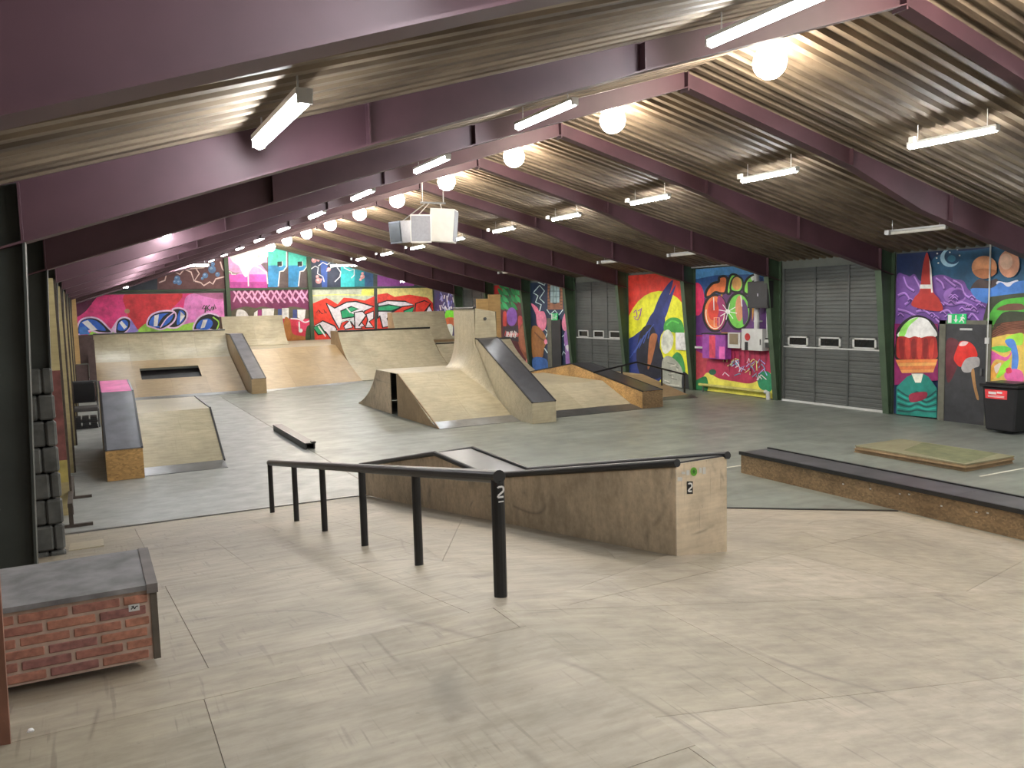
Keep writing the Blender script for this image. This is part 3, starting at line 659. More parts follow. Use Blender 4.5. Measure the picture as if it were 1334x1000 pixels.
mu.fill((.04, .09, .30), [(700, 200), (752, 200), (750, 430), (715, 430)]); mu.fill((.05, .42, .42), [(840, 250), (932, 280), (932, 430), (840, 430)]); mu.fill((.02, .20, .23), [(932, 280), (1060, 320), (1060, 430), (932, 430)]); mu.fill((.03, .08, .16), [(1000, 300), (1060, 300), (1060, 430), (1000, 430)]); mu.fill((.22, .05, .22), [(1075, 330), (1330, 380), (1330, 440), (1075, 440)]); mu.fill((.05, .06, .05), [(1058, 300), (1085, 300), (1085, 440), (1058, 440)])
for cx, cy, r in ((662, 250, 18), (690, 250, 10), (692, 388, 20), (684, 360, 11), (710, 380, 8), (760, 312, 14), (985, 360, 15), (972, 380, 9), (985, 338, 9)): mu.fill((.55, .26, .25), ell(cx, cy, r, r, 14)); mu.fill((.75, .5, .48), ell(cx - r * .2, cy - r * .25, r * .45, r * .4, 10))
for pts in ([(640, 310), (670, 290), (690, 300), (685, 340), (720, 360), (730, 395)], [(690, 290), (720, 265), (750, 280), (770, 265)], [(745, 325), (775, 300), (810, 290), (840, 330), (835, 360), (800, 395)], [(860, 300), (900, 320), (930, 310), (930, 350), (910, 370)]): mu.stroke((.6, .6, .62), pts, 7, False)
mu.done()
mu = Mural('red white and green angular graffiti mural on the lower back wall', ('y', YW), B_, .195, (9.72, 1.22, 15.9, 3.70), (.42, .44, .34))
mu.fill((.60, .56, .12), [(1000, 425), (1062, 425), (1062, 485), (980, 480)], True); mu.fill((.58, .50, .20), [(1085, 420), (1600, 420), (1600, 540), (1085, 500)]); mu.stroke((.6, .58, .2), [(640, 488), (800, 480), (1060, 485)], 8, False); mu.fill((.05, .06, .05), [(1062, 420), (1084, 420), (1084, 800), (1062, 800)])
RED = (.58, .05, .03)
mu.fill(RED, [(640, 545), (700, 520), (745, 502), (780, 520), (820, 545), (860, 500), (920, 505), (1000, 520), (1066, 490), (1066, 800), (640, 800)]); mu.fill(RED, [(1085, 480), (1150, 470), (1200, 495), (1300, 480), (1420, 500), (1460, 540), (1480, 800), (1085, 800)])
for i in range(5): mu.stroke((.05, .01, .01), [(680 + i * 14, 600 - (i % 2) * 16), (690 + i * 13, 580 + (i % 3) * 14), (700 + i * 12, 606)], 5, False)
VI, GN = (.62, .54, .66), (.03, .30, .14)
def letter(pts, col=VI): mu.fill(col, pts); mu.stroke(BLK, pts, 9, False, True)
letter([(742, 535), (800, 570), (880, 530), (940, 525), (1062, 560), (1000, 590), (960, 640), (1000, 690), (940, 706), (900, 650), (850, 660), (830, 710), (790, 640)])
letter([(840, 590), (910, 560), (960, 575), (900, 600), (955, 625), (850, 640)], GN); mu.stroke((.6, .75, .6), [(880, 570), (905, 600)], 9, False)
letter([(660, 690), (720, 655), (800, 690), (815, 712), (775, 775), (740, 730)]); letter([(655, 700), (700, 680), (740, 740), (690, 748)], GN); mu.stroke((.7, .72, .66), [(690, 690), (740, 760)], 9, False)
letter([(930, 600), (985, 590), (1010, 620), (960, 690), (985, 706), (935, 706)], VI); letter([(1010, 610), (1060, 590), (1060, 640), (1030, 660), (1060, 700), (1005, 700), (1020, 650)], VI); letter([(860, 690), (900, 650), (920, 700), (870, 712)], (.62, .55, .66))
letter([(1088, 540), (1150, 520), (1270, 525), (1330, 550), (1250, 560), (1180, 600), (1150, 640), (1170, 690), (1120, 700), (1100, 620), (1088, 640)]); letter([(1088, 560), (1160, 548), (1240, 560), (1180, 590), (1090, 590)], GN)
letter([(1260, 590), (1330, 560), (1320, 600), (1290, 640)], GN); letter([(1390, 640), (1430, 550), (1480, 640)], VI); letter([(1340, 540), (1400, 520), (1440, 540), (1380, 620), (1330, 640)], RED)
mu.stroke((.5, .7, .8), [(840, 665), (880, 650), (930, 660)], 5, False)
mu.done()
# pink plywood hoarding standing on the far left ramp deck
mu = Mural('pink and red graffiti hoarding with blue bubble letters at back left', ('y', 39.3), A_, .195, (-.28, 1.55, 5.62, 3.52), (.66, .05, .20), name='graffiti_hoarding', cat='hoarding', thick=.04)
mu.fill((.10, .02, .06), [(40, 470), (180, 480), (150, 540), (100, 600), (40, 620)], True); mu.fill((.50, .035, .05), [(390, 470), (740, 465), (700, 560), (560, 640), (470, 710), (420, 680), (380, 580)], True); mu.fill((.68, .20, .46), [(800, 480), (1000, 480), (1035, 560), (1020, 650), (760, 720), (700, 700), (760, 580)], True); mu.fill((.35, .12, .25), [(830, 460), (1030, 455), (1020, 510), (900, 490)], True)
mu.fill((.10, .015, .05), ell(138, 540, 14, 12)); mu.fill((.35, .2, .12), ell(388, 590, 18, 16))
LG, BB, LV = (.28, .5, .08), (.03, .12, .46), (.62, .42, .66)
def bub(pts, inner, white):
    mu.fill(BLK, pts, True); mu.stroke(LV, pts, 11, True, True); mu.fill(BB, inner, True); mu.fill((.72, .78, .86), white)
mu.fill(LG, [(130, 745), (180, 715), (290, 725), (340, 750), (340, 760), (130, 760)], True); mu.fill(LG, [(440, 735), (520, 670), (590, 700), (720, 690), (870, 660), (980, 690), (1000, 720), (440, 745)], True)
bub([(55, 745), (70, 660), (130, 632), (200, 645), (260, 700), (285, 735), (200, 735), (140, 720)], [(68, 740), (75, 670), (130, 645), (190, 660), (245, 720), (140, 712)], [(85, 665), (125, 650), (190, 715), (150, 722)])
mu.fill((.07, .2, .5), [(70, 700), (110, 690), (140, 745), (70, 748)])
bub([(310, 735), (320, 660), (365, 632), (410, 650), (408, 700), (360, 742)], [(325, 715), (335, 665), (370, 648), (395, 670), (380, 715)], [(335, 668), (352, 655), (388, 695), (368, 712)])
mu.fill((.24, .2, .5), [(410, 640), (465, 725), (380, 742), (405, 705)]); mu.fill(LV, [(275, 720), (320, 650), (312, 740)])
bub([(650, 690), (700, 620), (690, 580), (740, 570), (785, 595), (780, 650), (720, 700)], [(735, 590), (770, 600), (765, 650), (720, 680)], [(745, 592), (775, 622), (740, 668)])
bub([(520, 680), (545, 620), (610, 592), (690, 590), (715, 620), (690, 670), (620, 712), (560, 700)], [(535, 680), (560, 625), (630, 606), (695, 610), (670, 665), (600, 700)], [(570, 620), (600, 612), (590, 690), (565, 692)])
mu.stroke(BLK, [(600, 690), (640, 630), (690, 605)], 20); mu.stroke(LV, [(610, 700), (650, 640), (700, 600)], 8)
bub([(830, 715), (860, 640), (930, 605), (1000, 625), (1020, 670), (990, 720), (900, 705)], [(850, 705), (875, 655), (930, 640), (960, 670), (930, 712)], [(895, 650), (925, 646), (905, 700), (878, 706)])
mu.stroke(BLK, [(960, 710), (975, 660), (920, 625)], 16); mu.stroke(LG, [(985, 715), (1000, 665), (960, 630)], 9)
TG = (.03, .05, .02)
mu.stroke(TG, [(905, 550), (888, 575), (915, 572), (912, 555), (908, 600)], 7, False); mu.stroke(TG, [(920, 550), (922, 590)], 6, False); mu.stroke(TG, [(940, 548), (922, 570), (945, 590)], 6, False); mu.stroke(TG, [(955, 560), (945, 580), (960, 585), (962, 560)], 6, False); mu.stroke(TG, [(965, 580), (972, 545), (980, 575)], 6, False)
mu.done()
# back wall posts and cross rail
for i, xx in enumerate((5.88, 9.63)):
    MB().box((xx - .09, YF - .22, 0), (xx + .09, YF - .02, zroof(xx) - .05)).build('trim_%d' % (i + 1), M['greensteel'], kind='structure')
MB().box((-.3, YF - .16, 3.62), (15.9, YF - .12, 3.70)).build('trim_3', M['greensteel'], kind='structure')

# ------------------------------------------------------------------ doors on the right wall
def garage(n, y0, y1, ztop, rows=12, windows=True):
    d = MB().box((XR - .03, y0, 0), (XR - .005, y1, ztop)).build('door_%d' % n, M['shutter'], kind='structure')
    h = ztop / rows; cols = [y0 + .06 + (y1 - y0 - .12) * i / 3 for i in range(4)]
    wrow = 5
    for r in range(rows):
        for c in range(3):
            a, b = cols[c] + .03, cols[c + 1] - .03; z0 = r * h + .010; z1 = (r + 1) * h - .010
            m = MB(); k = 3; hh = (z1 - z0) / k
            prof = []
            for i in range(k): prof += [(XR - .045, z0 + i * hh), (XR - .052, z0 + i * hh + hh * .25), (XR - .052, z0 + i * hh + hh * .85)]
            prof += [(XR - .045, z1), (XR - .03, z1), (XR - .03, z0)]
            vs = [(x, a, z) for x, z in prof] + [(x, b, z) for x, z in prof]; N = len(prof)
            m.poly(vs, [list(range(N)), list(range(2 * N - 1, N - 1, -1))] + [(i, N + i, N + (i + 1) % N, (i + 1) % N) for i in range(N)])
            p = m.build('door_panel', M['shutter'], d)
            if windows and r == wrow:
                fa, fb = a + (b - a) * .18, b - (b - a) * .12
                w = MB(); xx0, xx1 = XR - .075, XR - .05; fz0, fz1 = z0 + .01, z1 - .005; tk = .05
                w.box((xx0, fa, fz0), (xx1, fb, fz0 + tk * .7)).box((xx0, fa, fz1 - tk * .7), (xx1, fb, fz1)).box((xx0, fa, fz0), (xx1, fa + tk, fz1)).box((xx0, fb - tk, fz0), (xx1, fb, fz1))
                w.build('window_frame', M['offwhite'], p)
                MB().box((xx1 - .012, fa + tk, fz0 + tk * .7), (xx1 - .004, fb - tk, fz1 - tk * .7)).build('pane', M['darkglass'], p)
    for c in cols: MB().box((XR - .065, c - .028, 0), (XR - .03, c + .028, ztop)).build('door_stile', M['shutterrail'], d)
    MB().box((XR - .07, y0, 0), (XR - .03, y1, .05)).build('bottom_rail', M['offwhite'], d)
    MB().box((XR - .068, y0 + .05, (wrow + 0) * h - .02), (XR - .05, y1 - .05, wrow * h + .012)).build('bracing_bar', M['offwhite'], d)
    return d
garage(1, 12.66, 15.79, 3.38)
garage(2, 22.78, 25.91, 3.38)
garage(3, 32.89, 36.02, 3.38, windows=False)
d = MB().box((XW - .055, 10.30, 0), (XW - .015, 11.18, 2.02)).build('door_4', M['doordark'], kind='structure')
for a, b, z0, z1 in ((11.18, 11.32, 0, 2.1), (10.2, 10.30, 0, 2.1), (10.2, 11.32, 2.02, 2.1)):
    MB().box((XW - .07, a, z0), (XW - .012, b, z1)).build('door_frame', M['frame'], d)
MB().box((XW - .075, 10.60, 1.90), (XW - .054, 10.86, 1.94)).build('door_closer', M['offwhite'], d)
MB().box((XW - .09, 10.36, 1.0), (XW - .054, 10.40, 1.14)).build('door_handle', M['steel'], d)
dm = Mural('x', ('x', XW - .0555), (1134, 420), .15, (10.30, .05, 11.18, 2.0), (.035, .037, .042), name='painted_patch', thick=.0004)
dm.fill((.10, .02, .03), [(660, 160), (760, 160), (780, 300), (700, 500), (660, 480)], True)
dm.fill((.50, .025, .02), [(725, 300), (765, 190), (790, 160), (860, 170), (910, 220), (925, 300), (830, 330), (785, 385), (740, 350)], True); dm.fill((.62, .42, .42), [(770, 200), (795, 165), (850, 170), (820, 200)], True)
dm.fill((.30, .29, .29), [(790, 385), (830, 315), (900, 298), (945, 310), (945, 375), (900, 395), (870, 430), (810, 430)], True); dm.fill((.30, .17, .07), [(875, 430), (900, 405), (915, 530), (942, 660), (922, 660), (895, 560)], True)
o = dm.m.build('painted_patch', dm.mats, d)

# emergency exit signs
def exit_sign(c, w, h, label):
    t = thing('exit_sign', label, 'sign', c, 'green exit signs')
    x, y0, z0 = c
    MB().box((x, y0 - w / 2, z0 - h / 2), (x + .03, y0 + w / 2, z0 + h / 2)).build('sign_box', paint((.02, .42, .14)), t)
    def q(pts, mat): MB().slab([(x - .002, y0 + w * (.5 - a), z0 + h * (b - .5)) for a, b in pts], (-1, 0, 0), .002).build('pictogram', mat, t)
    WM = M['white']
    q([(.03, .08), (.22, .08), (.22, .92), (.03, .92)], WM)
    q([(.42, .9), (.50, .9), (.50, .45), (.58, .45), (.46, .12), (.34, .45), (.42, .45)], WM)
    q([(.80, .82), (.88, .82), (.88, .94), (.80, .94)], WM)
    q([(.70, .62), (.80, .76), (.90, .66), (.96, .48), (.92, .46), (.84, .58), (.82, .42), (.92, .24), (.90, .08), (.85, .08), (.86, .22), (.76, .36), (.68, .16), (.62, .18), (.72, .44), (.76, .62), (.72, .56)], WM)
exit_sign((XW - .08, 10.93, 2.13), .40, .20, 'green exit sign with white running figure above the dark door')
p = at(722 + 0, 412.5, x=XW - .08)
exit_sign((XW - .08, p.y, p.z), .46, .26, 'far green exit sign on navy lightning mural')
# narrow dark door in the lightning mural
p0 = at(722, 418, x=XW); p1 = at(732, 418, x=XW)
d5 = MB().box((XW - .07, p1.y, 0), (XW - .03, p0.y + .1, 2.05)).build('door_5', M['doordark'], kind='structure')
MB().box((XW - .08, p0.y + .1, 0), (XW - .03, p0.y + .42, 2.1)).build('door_frame', M['frame'], d5)

# ------------------------------------------------------------------ foreground deck and banks
DZ = 1.15
bank = thing('wooden_bank', 'large worn plywood deck and bank filling the foreground', 'ramp', (1.75, 3.63, 0))
Cn, P0, P1, P2, P3, P4 = (1.75, 3.63, DZ), (-.6, 11.3, .004), (3.35, 11.3, .004), (7.16, 7.91, .004), (8.73, 6.72, .004), (8.73, 3.63, .004)
sheets([(-.6, YB + .3, DZ), (1.75, YB + .3, DZ), (1.75, 3.63, DZ), (-.6, 3.63, DZ)], 2.42, 1.22, M['deck'], bank, off=(-.1, -.72), stagger=.42)
sheets([(-.6, 3.63, DZ), Cn, P1, P0], 1.22, 2.44, M['deck'], bank, stagger=.5, off=(-.25, 0))
sheets([Cn, P1, P2], 1.9, 1.22, M['deck'], bank, udir=(.45, .9, 0), off=(0, -.3), stagger=.4)
sheets([Cn, P2, P3], 2.44, 1.22, M['deck'], bank, udir=(.8, .55, 0), stagger=.5)
sheets([Cn, P3, P4], 2.44, 1.22, M['deck'], bank, udir=(.9, .35, 0), stagger=.5, off=(-.4, 0))
sheets([(1.75, YB + .3, DZ), (8.73, YB + .3, .004), P4, Cn], 2.44, 1.22, M['deck'], bank, stagger=.5, off=(-.3, -.5))
m = MB(); h = DZ - .02
m.poly([(-.6, YB + .3, 0), (8.73, YB + .3, 0), P4, P3, P2, P1, P0, (-.6, YB + .3, h), (1.75, YB + .3, h), (1.75, 3.63, h), (-.6, 3.63, h)],
       [(0, 1, 2, 3, 4, 5, 6), (7, 8, 9, 10)])
m.build('deck_frame', M['sideply'], bank)
m = MB(); m.prism([(11.28, 0), (11.42, 0), (11.42, .004), (11.28, .026)], -.55, 3.3)
m.build('steel_flap', M['flap'], bank)
d_ = (Vector(P3) - Vector(P1)).normalized(); nn = Vector((-d_.y, d_.x, 0)); nn = nn if nn.y > 0 else -nn
for a, b in ((P1, P2), (P2, P3)):
    MB().slab([Vector(a) + nn * .004, Vector(b) + nn * .004, Vector(b) + nn * .06, Vector(a) + nn * .06], (0, 0, 1), .008).build('steel_flap', M['blackmetal'], bank)
# loose patch of ply by the left wall on the bank
zb = lambda y_: .15 * (11.3 - y_)
m = MB(); m.slab([(-.3, 9.3, zb(9.3) + .004), (.02, 9.3, zb(9.3) + .004), (.02, 10.0, zb(10.0) + .004), (-.3, 10.0, zb(10.0) + .004)], (0, .148, .99), .012)
tag(m.build('plywood_offcut', M['ramp']), 'small plywood offcut lying on the bank near the left wall', 'board')

# ------------------------------------------------------------------ generic ramp builders
def body(prof, x0, x1, mat, parent, name='side_panel', t=.02):
    """hollow carcass: two side panels plus the back"""
    for a in (x0, x1 - t): MB().prism(prof, a, a + t).build(name, mat, parent)
def solid(prof, x0, x1, mat, parent, name='carcass'): return MB().prism(prof, x0, x1).build(name, mat, parent)
def ledge(label, x0, x1, top, mside, mtop, mend, group=None, iron=M['blackmetal'], loc=None, name='grind_ledge'):
    t = thing(name, label, 'ledge', loc or ((x0 + x1) / 2, top[0][0], 0), group)
    prof = [(top[0][0], 0)] + top + [(top[-1][0], 0)]
    solid(prof, x0 + .004, x1 - .004, mside, t)
    MB().box((x0, top[0][0] - .012, .004), (x1, top[0][0], top[0][1] - .012)).build('end_panel', mend, t)
    for a, b in zip(top[:-1], top[1:]):
        A, Bv = Vector((0, a[0], a[1])), Vector((0, b[0], b[1])); d = (Bv - A).normalized(); n = Vector((0, -d.z, d.y))
        MB().slab([(x0, a[0] - .012 if a is top[0] else a[0], a[1]), (x1, a[0] - .012 if a is top[0] else a[0], a[1]), (x1, b[0], b[1]), (x0, b[0], b[1])], n, .012).build('top_plate', mtop, t)
    for xx in (x0 - .004, x1 - .026):
        m = MB()
        for a, b in zip(top[:-1], top[1:]): m.bar((xx + .015, a[0] - .014, a[1] + .006), (xx + .015, b[0], b[1] + .006), .034, .030)
        m.build('edge_iron', iron, t)
    return t
# left kinked ledge and its bank
ledge('grey topped ledge with pink upper end and orange chipboard front at left', .15, .70, [(14.62, .50), (16.5, 1.27), (18.4, 1.34)], M['sideply'], M['greytop'], M['osb'])
pk = [o for o in bpy.data.objects if o.name.startswith('top_plate') and o.parent and o.parent['label'].startswith('grey topped ledge')]
pk[-1].data.materials[0] = paint((.66, .16, .34)); part_label(pk[-1], 'pink painted top plate')
def funbox(label, x0, x1, prof, flat, mat, width=1.22, side=M['sideply'], flap=None, cat='ramp', name='skate_ramp', seg=None):
    t = thing(name, label, cat, ((x0 + x1) / 2, prof[0][0], 0))
    body([(prof[0][0], 0)] + [(a, b - .012) for a, b in prof] + [(prof[-1][0], 0)], x0, x1, side, t)
    for s in (seg or [prof]): prof_sheets(s, x0, x1, width, mat, t)
    if flap:
        MB().slab([(x0, flap[0], .002), (x1, flap[0], .002), (x1, flap[1], flap[2]), (x0, flap[1], flap[2])], (0, -.1, 1), .006).build('steel_flap', M['flap'], t)
    return t
t = funbox('low plywood kicker bank beside the pink ended ledge', .72, 2.02, [(15.2, .06), (16.74, .83), (19.2, .84), (20.8, .02)], True, M['ramp'], seg=[[(15.2, .06), (16.74, .83)], [(16.74, .83), (19.2, .84)], [(19.2, .84), (20.8, .02)]], flap=(14.72, 15.22, .06), width=1.3)
m = MB()
for a, b in (((15.2, .06), (16.74, .83)), ((16.74, .83), (19.2, .84))): m.bar((2.03, a[0], a[1]), (2.03, b[0], b[1]), .03, .04)
m.build('edge_iron', M['steel'], t)

# far-left bank with dark slot and quarter pipe above
t = thing('quarter_pipe', 'plywood bank with dark slot below curved quarter at back left', 'ramp', (2.4, 28.3, 0))
X0, X1 = .22, 4.62
lo = [(28.35, .05), (31.4, 1.05)]
fz = lambda y_: .05 + (y_ - 28.35) / 3.05
up = arc(31.4, 1.05, 32.4, 2.0, math.atan(.33), 8)
body([(28.35, 0), (28.35, .04)] + [(a, b - .012) for a, b in up] + [(33.4, 1.99), (33.4, 0)], X0, X1, M['sideply'], t)
prof_sheets(up, X0, X1, 1.22, M['ramp'], t)
prof_sheets([(28.35, .05), (29.75, fz(29.75))], X0, X1, 1.22, M['brownply'], t)
prof_sheets([(30.72, fz(30.72)), (31.4, 1.05)], X0, X1, 1.22, M['brownply'], t)
prof_sheets([(29.75, fz(29.75)), (30.72, fz(30.72))], X0, 1.54, 1.32, M['brownply'], t)
prof_sheets([(29.75, fz(29.75)), (30.72, fz(30.72))], 3.41, X1, 1.22, M['brownply'], t)
MB().slab([(1.42, 29.5, fz(29.5) - .20), (3.55, 29.5, fz(29.5) - .20), (3.55, 31.0, fz(31.0) - .20), (1.42, 31.0, fz(31.0) - .20)], (0, 0, 1), .01).build('slot_well', M['black'], t)
MB().box((X0, 32.4, 1.98), (X1, 33.4, 2.0)).build('platform_sheet', M['ramp'], t)
MB().tube([(X0, 32.4, 2.0), (X1, 32.4, 2.0)], .028, 8).build('coping', M['steel'], t)
MB().slab([(X0, 28.05, .002), (X1, 28.05, .002), (X1, 28.37, .055), (X0, 28.37, .055)], (0, -.1, 1), .006).build('steel_flap', M['flap'], t)
m = MB(); m.box((-.26, 32.2, 1.02), (.215, 32.24, 2.0)); b0 = m.build('side_board', M['purplebrown'], None)
tag(b0, 'dark purple brown board closing the gap left of the back quarter', 'board')
m = MB(); m.box((-.45, 29.0, 0), (.0, 29.04, 1.14)); tag(m.build('side_board', M['purplebrown']), 'lower dim purple brown board behind the black chair', 'board')
m = MB(); m.box((.02, 28.9, 0), (.215, 28.95, 1.9)); tag(m.build('side_board', M['purplebrown']), 'narrow dark upright board beside the slotted bank', 'board')

ledge('steep grey hubba ledge beside the brown bank at back left', 4.64, 5.10, [(27.45, .49), (31.5, 1.84), (32.5, 1.84)], M['brownply'], M['greytop'], M['brownply'])

# brown bank up to the back platform
t = thing('skate_ramp', 'smooth brown bank rising to the platform by the back wall', 'ramp', (7, 28.5, 0))
q = [(5.11, 28.25, .03), (8.84, 29.2, .03), (8.84, 32.65, 1.24), (5.11, 31.7, 1.24)]
sheets(q, 1.22, 1.75, M['brownply'], t, stagger=.0)
m = MB(); m.poly([(5.11, 28.25, 0), (8.84, 29.2, 0), (8.84, 32.65, 0), (5.11, 31.7, 0), (8.84, 32.65, 1.21), (5.11, 31.7, 1.21), (5.11, 28.25, .01), (8.84, 29.2, .01)], [(0, 3, 5, 6), (1, 7, 4, 2), (3, 2, 4, 5), (0, 1, 2, 3), (6, 7, 1, 0)])
m.build('carcass', M['sideply'], t)
MB().slab([(5.11, 27.95, .002), (8.84, 28.9, .002), (8.84, 29.22, .035), (5.11, 28.27, .035)], (0, -.1, 1), .005).build('steel_flap', M['flap'], t)
t = thing('skate_platform', 'raised plywood platform in front of the back wall murals', 'platform', (8, 36, 0))
m = MB().box((4.66, 33.45, 0), (15.7, 39.2, 1.22)); m.slab([(5.11, 31.72, 0), (8.84, 32.67, 0), (8.84, 33.45, 0), (5.11, 33.45, 0)], (0, 0, 1), 1.22); m.build('carcass', M['sideply'], t)
sheets([(5.11, 31.72, 1.235), (8.84, 32.67, 1.235), (8.84, 33.45, 1.235), (5.11, 33.45, 1.235)], 2.44, 1.22, M['ramp'], t)
sheets([(4.66, 33.45, 1.235), (15.7, 33.45, 1.235), (15.7, 39.2, 1.235), (4.66, 39.2, 1.235)], 2.44, 1.22, M['ramp'], t)
t = thing('quarter_pipe', 'pale upper quarter pipe standing on the platform before the plum mural', 'ramp', (6.3, 35.4, 1.24))
up = arc(35.1, 1.25, 36.2, 2.46, math.atan(.25), 8)
body([(35.1, 1.24)] + [(a, b - .012) for a, b in up] + [(36.9, 2.45), (36.9, 1.24)], 5.05, 7.55, M['sideply'], t)
prof_sheets(up, 5.05, 7.55, 1.25, M['ramp'], t); MB().box((5.05, 36.2, 2.44), (7.55, 36.9, 2.46)).build('platform_sheet', M['ramp'], t)

# big quarter in the middle of the back
t = thing('quarter_pipe', 'wide plywood quarter pipe with dark coping in centre back', 'ramp', (11, 29.6, 0))
up = arc(29.5, .02, 32.3, 1.78, math.atan(.28), 10)
body([(29.5, 0)] + [(a, b - .012) for a, b in up] + [(33.4, 1.77), (33.4, 0)], 8.86, 12.75, M['sideply'], t)
prof_sheets(up, 8.86, 12.75, 1.06, M['ramp'], t); MB().box((8.86, 32.3, 1.765), (12.75, 33.4, 1.785)).build('platform_sheet', M['ramp'], t)
MB().tube([(8.86, 32.28, 1.79), (12.75, 32.28, 1.79)], .035, 8).build('coping', M['blackmetal'], t)
MB().box((8.86, 33.38, 0), (12.75, 33.41, 1.77)).build('back_panel', M['sideply'], t)
t = thing('quarter_pipe', 'lower quarter pipe with black coping right of the wide one', 'ramp', (14, 29.6, 0))
lw = [p for p in up if p[1] < 1.18]
body([(29.5, 0)] + [(a, b - .012) for a, b in lw] + [(33.4, lw[-1][1] - .01), (33.4, 0)], 12.77, 15.2, M['sideply'], t)
prof_sheets(lw, 12.77, 15.2, 1.04, M['ramp'], t); MB().box((12.77, lw[-1][0], lw[-1][1] - .02), (15.2, 33.4, lw[-1][1])).build('platform_sheet', M['ramp'], t)
MB().tube([(12.77, lw[-1][0], lw[-1][1] + .01), (15.2, lw[-1][0], lw[-1][1] + .01)], .026, 8).build('coping', M['blackmetal'], t)
t = thing('quarter_pipe', 'tall pale vert wall rising behind the centre back coping', 'ramp', (13, 33.6, 1.24))
vt = arc(33.46, 1.25, 34.4, 2.45, math.atan(.5), 8)
body([(33.46, 1.24)] + [(a, b - .012) for a, b in vt] + [(35.0, 2.44), (35.0, 1.24)], 11.85, 14.3, M['sideply'], t)
prof_sheets(vt, 11.85, 14.3, 1.22, M['ramp'], t); MB().box((11.85, 34.4, 2.43), (14.3, 35.0, 2.45)).build('platform_sheet', M['ramp'], t)

# centre pyramid
t = thing('skate_ramp', 'plywood pyramid funbox with open black slot in its left side', 'ramp', (7.7, 17, 0))
fr = [(17.05, .10), (19.19, 1.05)]; tp = [(19.19, 1.05), (20.88, 1.05)]; bk = arc(22.6, .02, 20.88, 1.05, -math.atan(.25), 8)[::-1]
FX0, FX1 = 6.70, 8.69
for a, b in ((FX0, FX0 + .02), (FX1 - .02, FX1)):
    MB().prism([(16.65, 0), (17.05, .085), (19.19, 1.035), (19.30, 1.035), (19.30, 0)], a, b).build('side_panel', M['sideply'], t)
    MB().prism([(19.78, 0), (19.78, 1.035), (20.88, 1.035)] + [(y_, z_ - .012) for y_, z_ in bk] + [(22.6, 0)], a, b).build('side_panel', M['ledgeply'], t)
prof_sheets(fr, FX0, FX1, 1.0, M['ramp'], t); prof_sheets(tp, FX0, FX1, 1.0, M['ramp'], t); prof_sheets(bk, FX0, FX1, 1.0, M['ramp'], t)
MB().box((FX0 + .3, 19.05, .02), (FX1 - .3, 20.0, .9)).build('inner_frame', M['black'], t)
MB().slab([(FX0, 16.6, .002), (FX1, 16.6, .002), (FX1, 17.07, .10), (FX0, 17.07, .10)], (0, -.1, 1), .006).build('steel_flap', M['flap'], t)
m = MB(); m.bar((FX0, 16.63, .01), (FX0, 19.19, 1.045), .02, .03); m.build('edge_iron', M['sideply'], t)
ledge('black topped hubba ledge climbing to the steep wall at centre', 8.70, 9.31, [(16.05, .47), (18.80, 1.80), (18.955, 1.83)], M['ramp'], M['blacktop'], M['ramp'])
# wall ride: a wall along the hall above the hubba line, its foot sweeping into the pyramid
t = thing('wall_ride', 'tall plywood wall with curved foot standing above the pyramid', 'ramp', (9.0, 19.5, 1.06))
XE, YE0, YE1, ZE = 8.69, 18.97, 20.25, 2.59
m = MB(); m.poly([(XE, YE0, 1.06), (9.31, YE0, 1.06), (9.31, YE1, 1.06), (XE, YE1, 1.06), (XE, YE0, ZE), (9.31, YE0, ZE - .10), (9.31, YE1, ZE - .10), (XE, YE1, ZE)],
                 [(0, 3, 2, 1), (4, 5, 6, 7), (1, 2, 6, 5), (2, 3, 7, 6)])
m.build('carcass', M['ramp'], t)
m = MB(); m.slab([(XE, YE0, 1.84), (9.305, YE0, 1.84), (9.28, YE0, ZE - .10), (XE + .03, YE0, ZE)], (0, -1, 0), .012); m.build('end_panel', M['ramp'], t)
zF = lambda y_: .10 + (y_ - 17.05) * .95 / 2.14 if y_ < 19.19 else 1.05
ys_ = [17.5, 17.8, 18.1, 18.4, 18.7, 18.97, 19.19, 19.5, 19.9, YE1]; vs = []; K = 8
for y_ in ys_:
    q_ = min(1, max(0, (y_ - 17.5) / 1.9)); w_ = .34 * q_ * q_ * (3 - 2 * q_) + .001; h_ = w_ * 2.6
    for k in range(K + 1):
        a_ = k / K * PI / 2; vs.append((XE - w_ * (1 - math.sin(a_)), y_, zF(y_) + .003 + h_ * (1 - math.cos(a_))))
fs = [(i * (K + 1) + k, (i + 1) * (K + 1) + k, (i + 1) * (K + 1) + k + 1, i * (K + 1) + k + 1) for i in range(len(ys_) - 1) for k in range(K)]
e_ = (len(ys_) - 1) * (K + 1)
vs.append((XE, YE1, 1.05)); fs.append(list(range(e_, e_ + K + 1)) + [len(vs) - 1])
m = MB(); m.poly(vs, fs); m.build('curved_foot', M['ramp'], t, smooth=True)
m = MB(); m.slab([(XE, YE0 - .012, 1.60), (XE, YE1, 1.60), (XE, YE1, ZE), (XE, YE0 - .012, ZE)], (-1, 0, 0), .006); m.build('face_sheet', M['ramp'], t)
MB().tube([(XE - .005, YE0 - .03, ZE + .005), (XE - .005, YE1, ZE + .005)], .028, 8).build('coping', M['blackmetal'], t)
MB().tube([(8.98, YE0 - .012, 2.32), (8.98, YE0 - .05, 2.32)], .04, 10).build('knob', M['steel'], t)

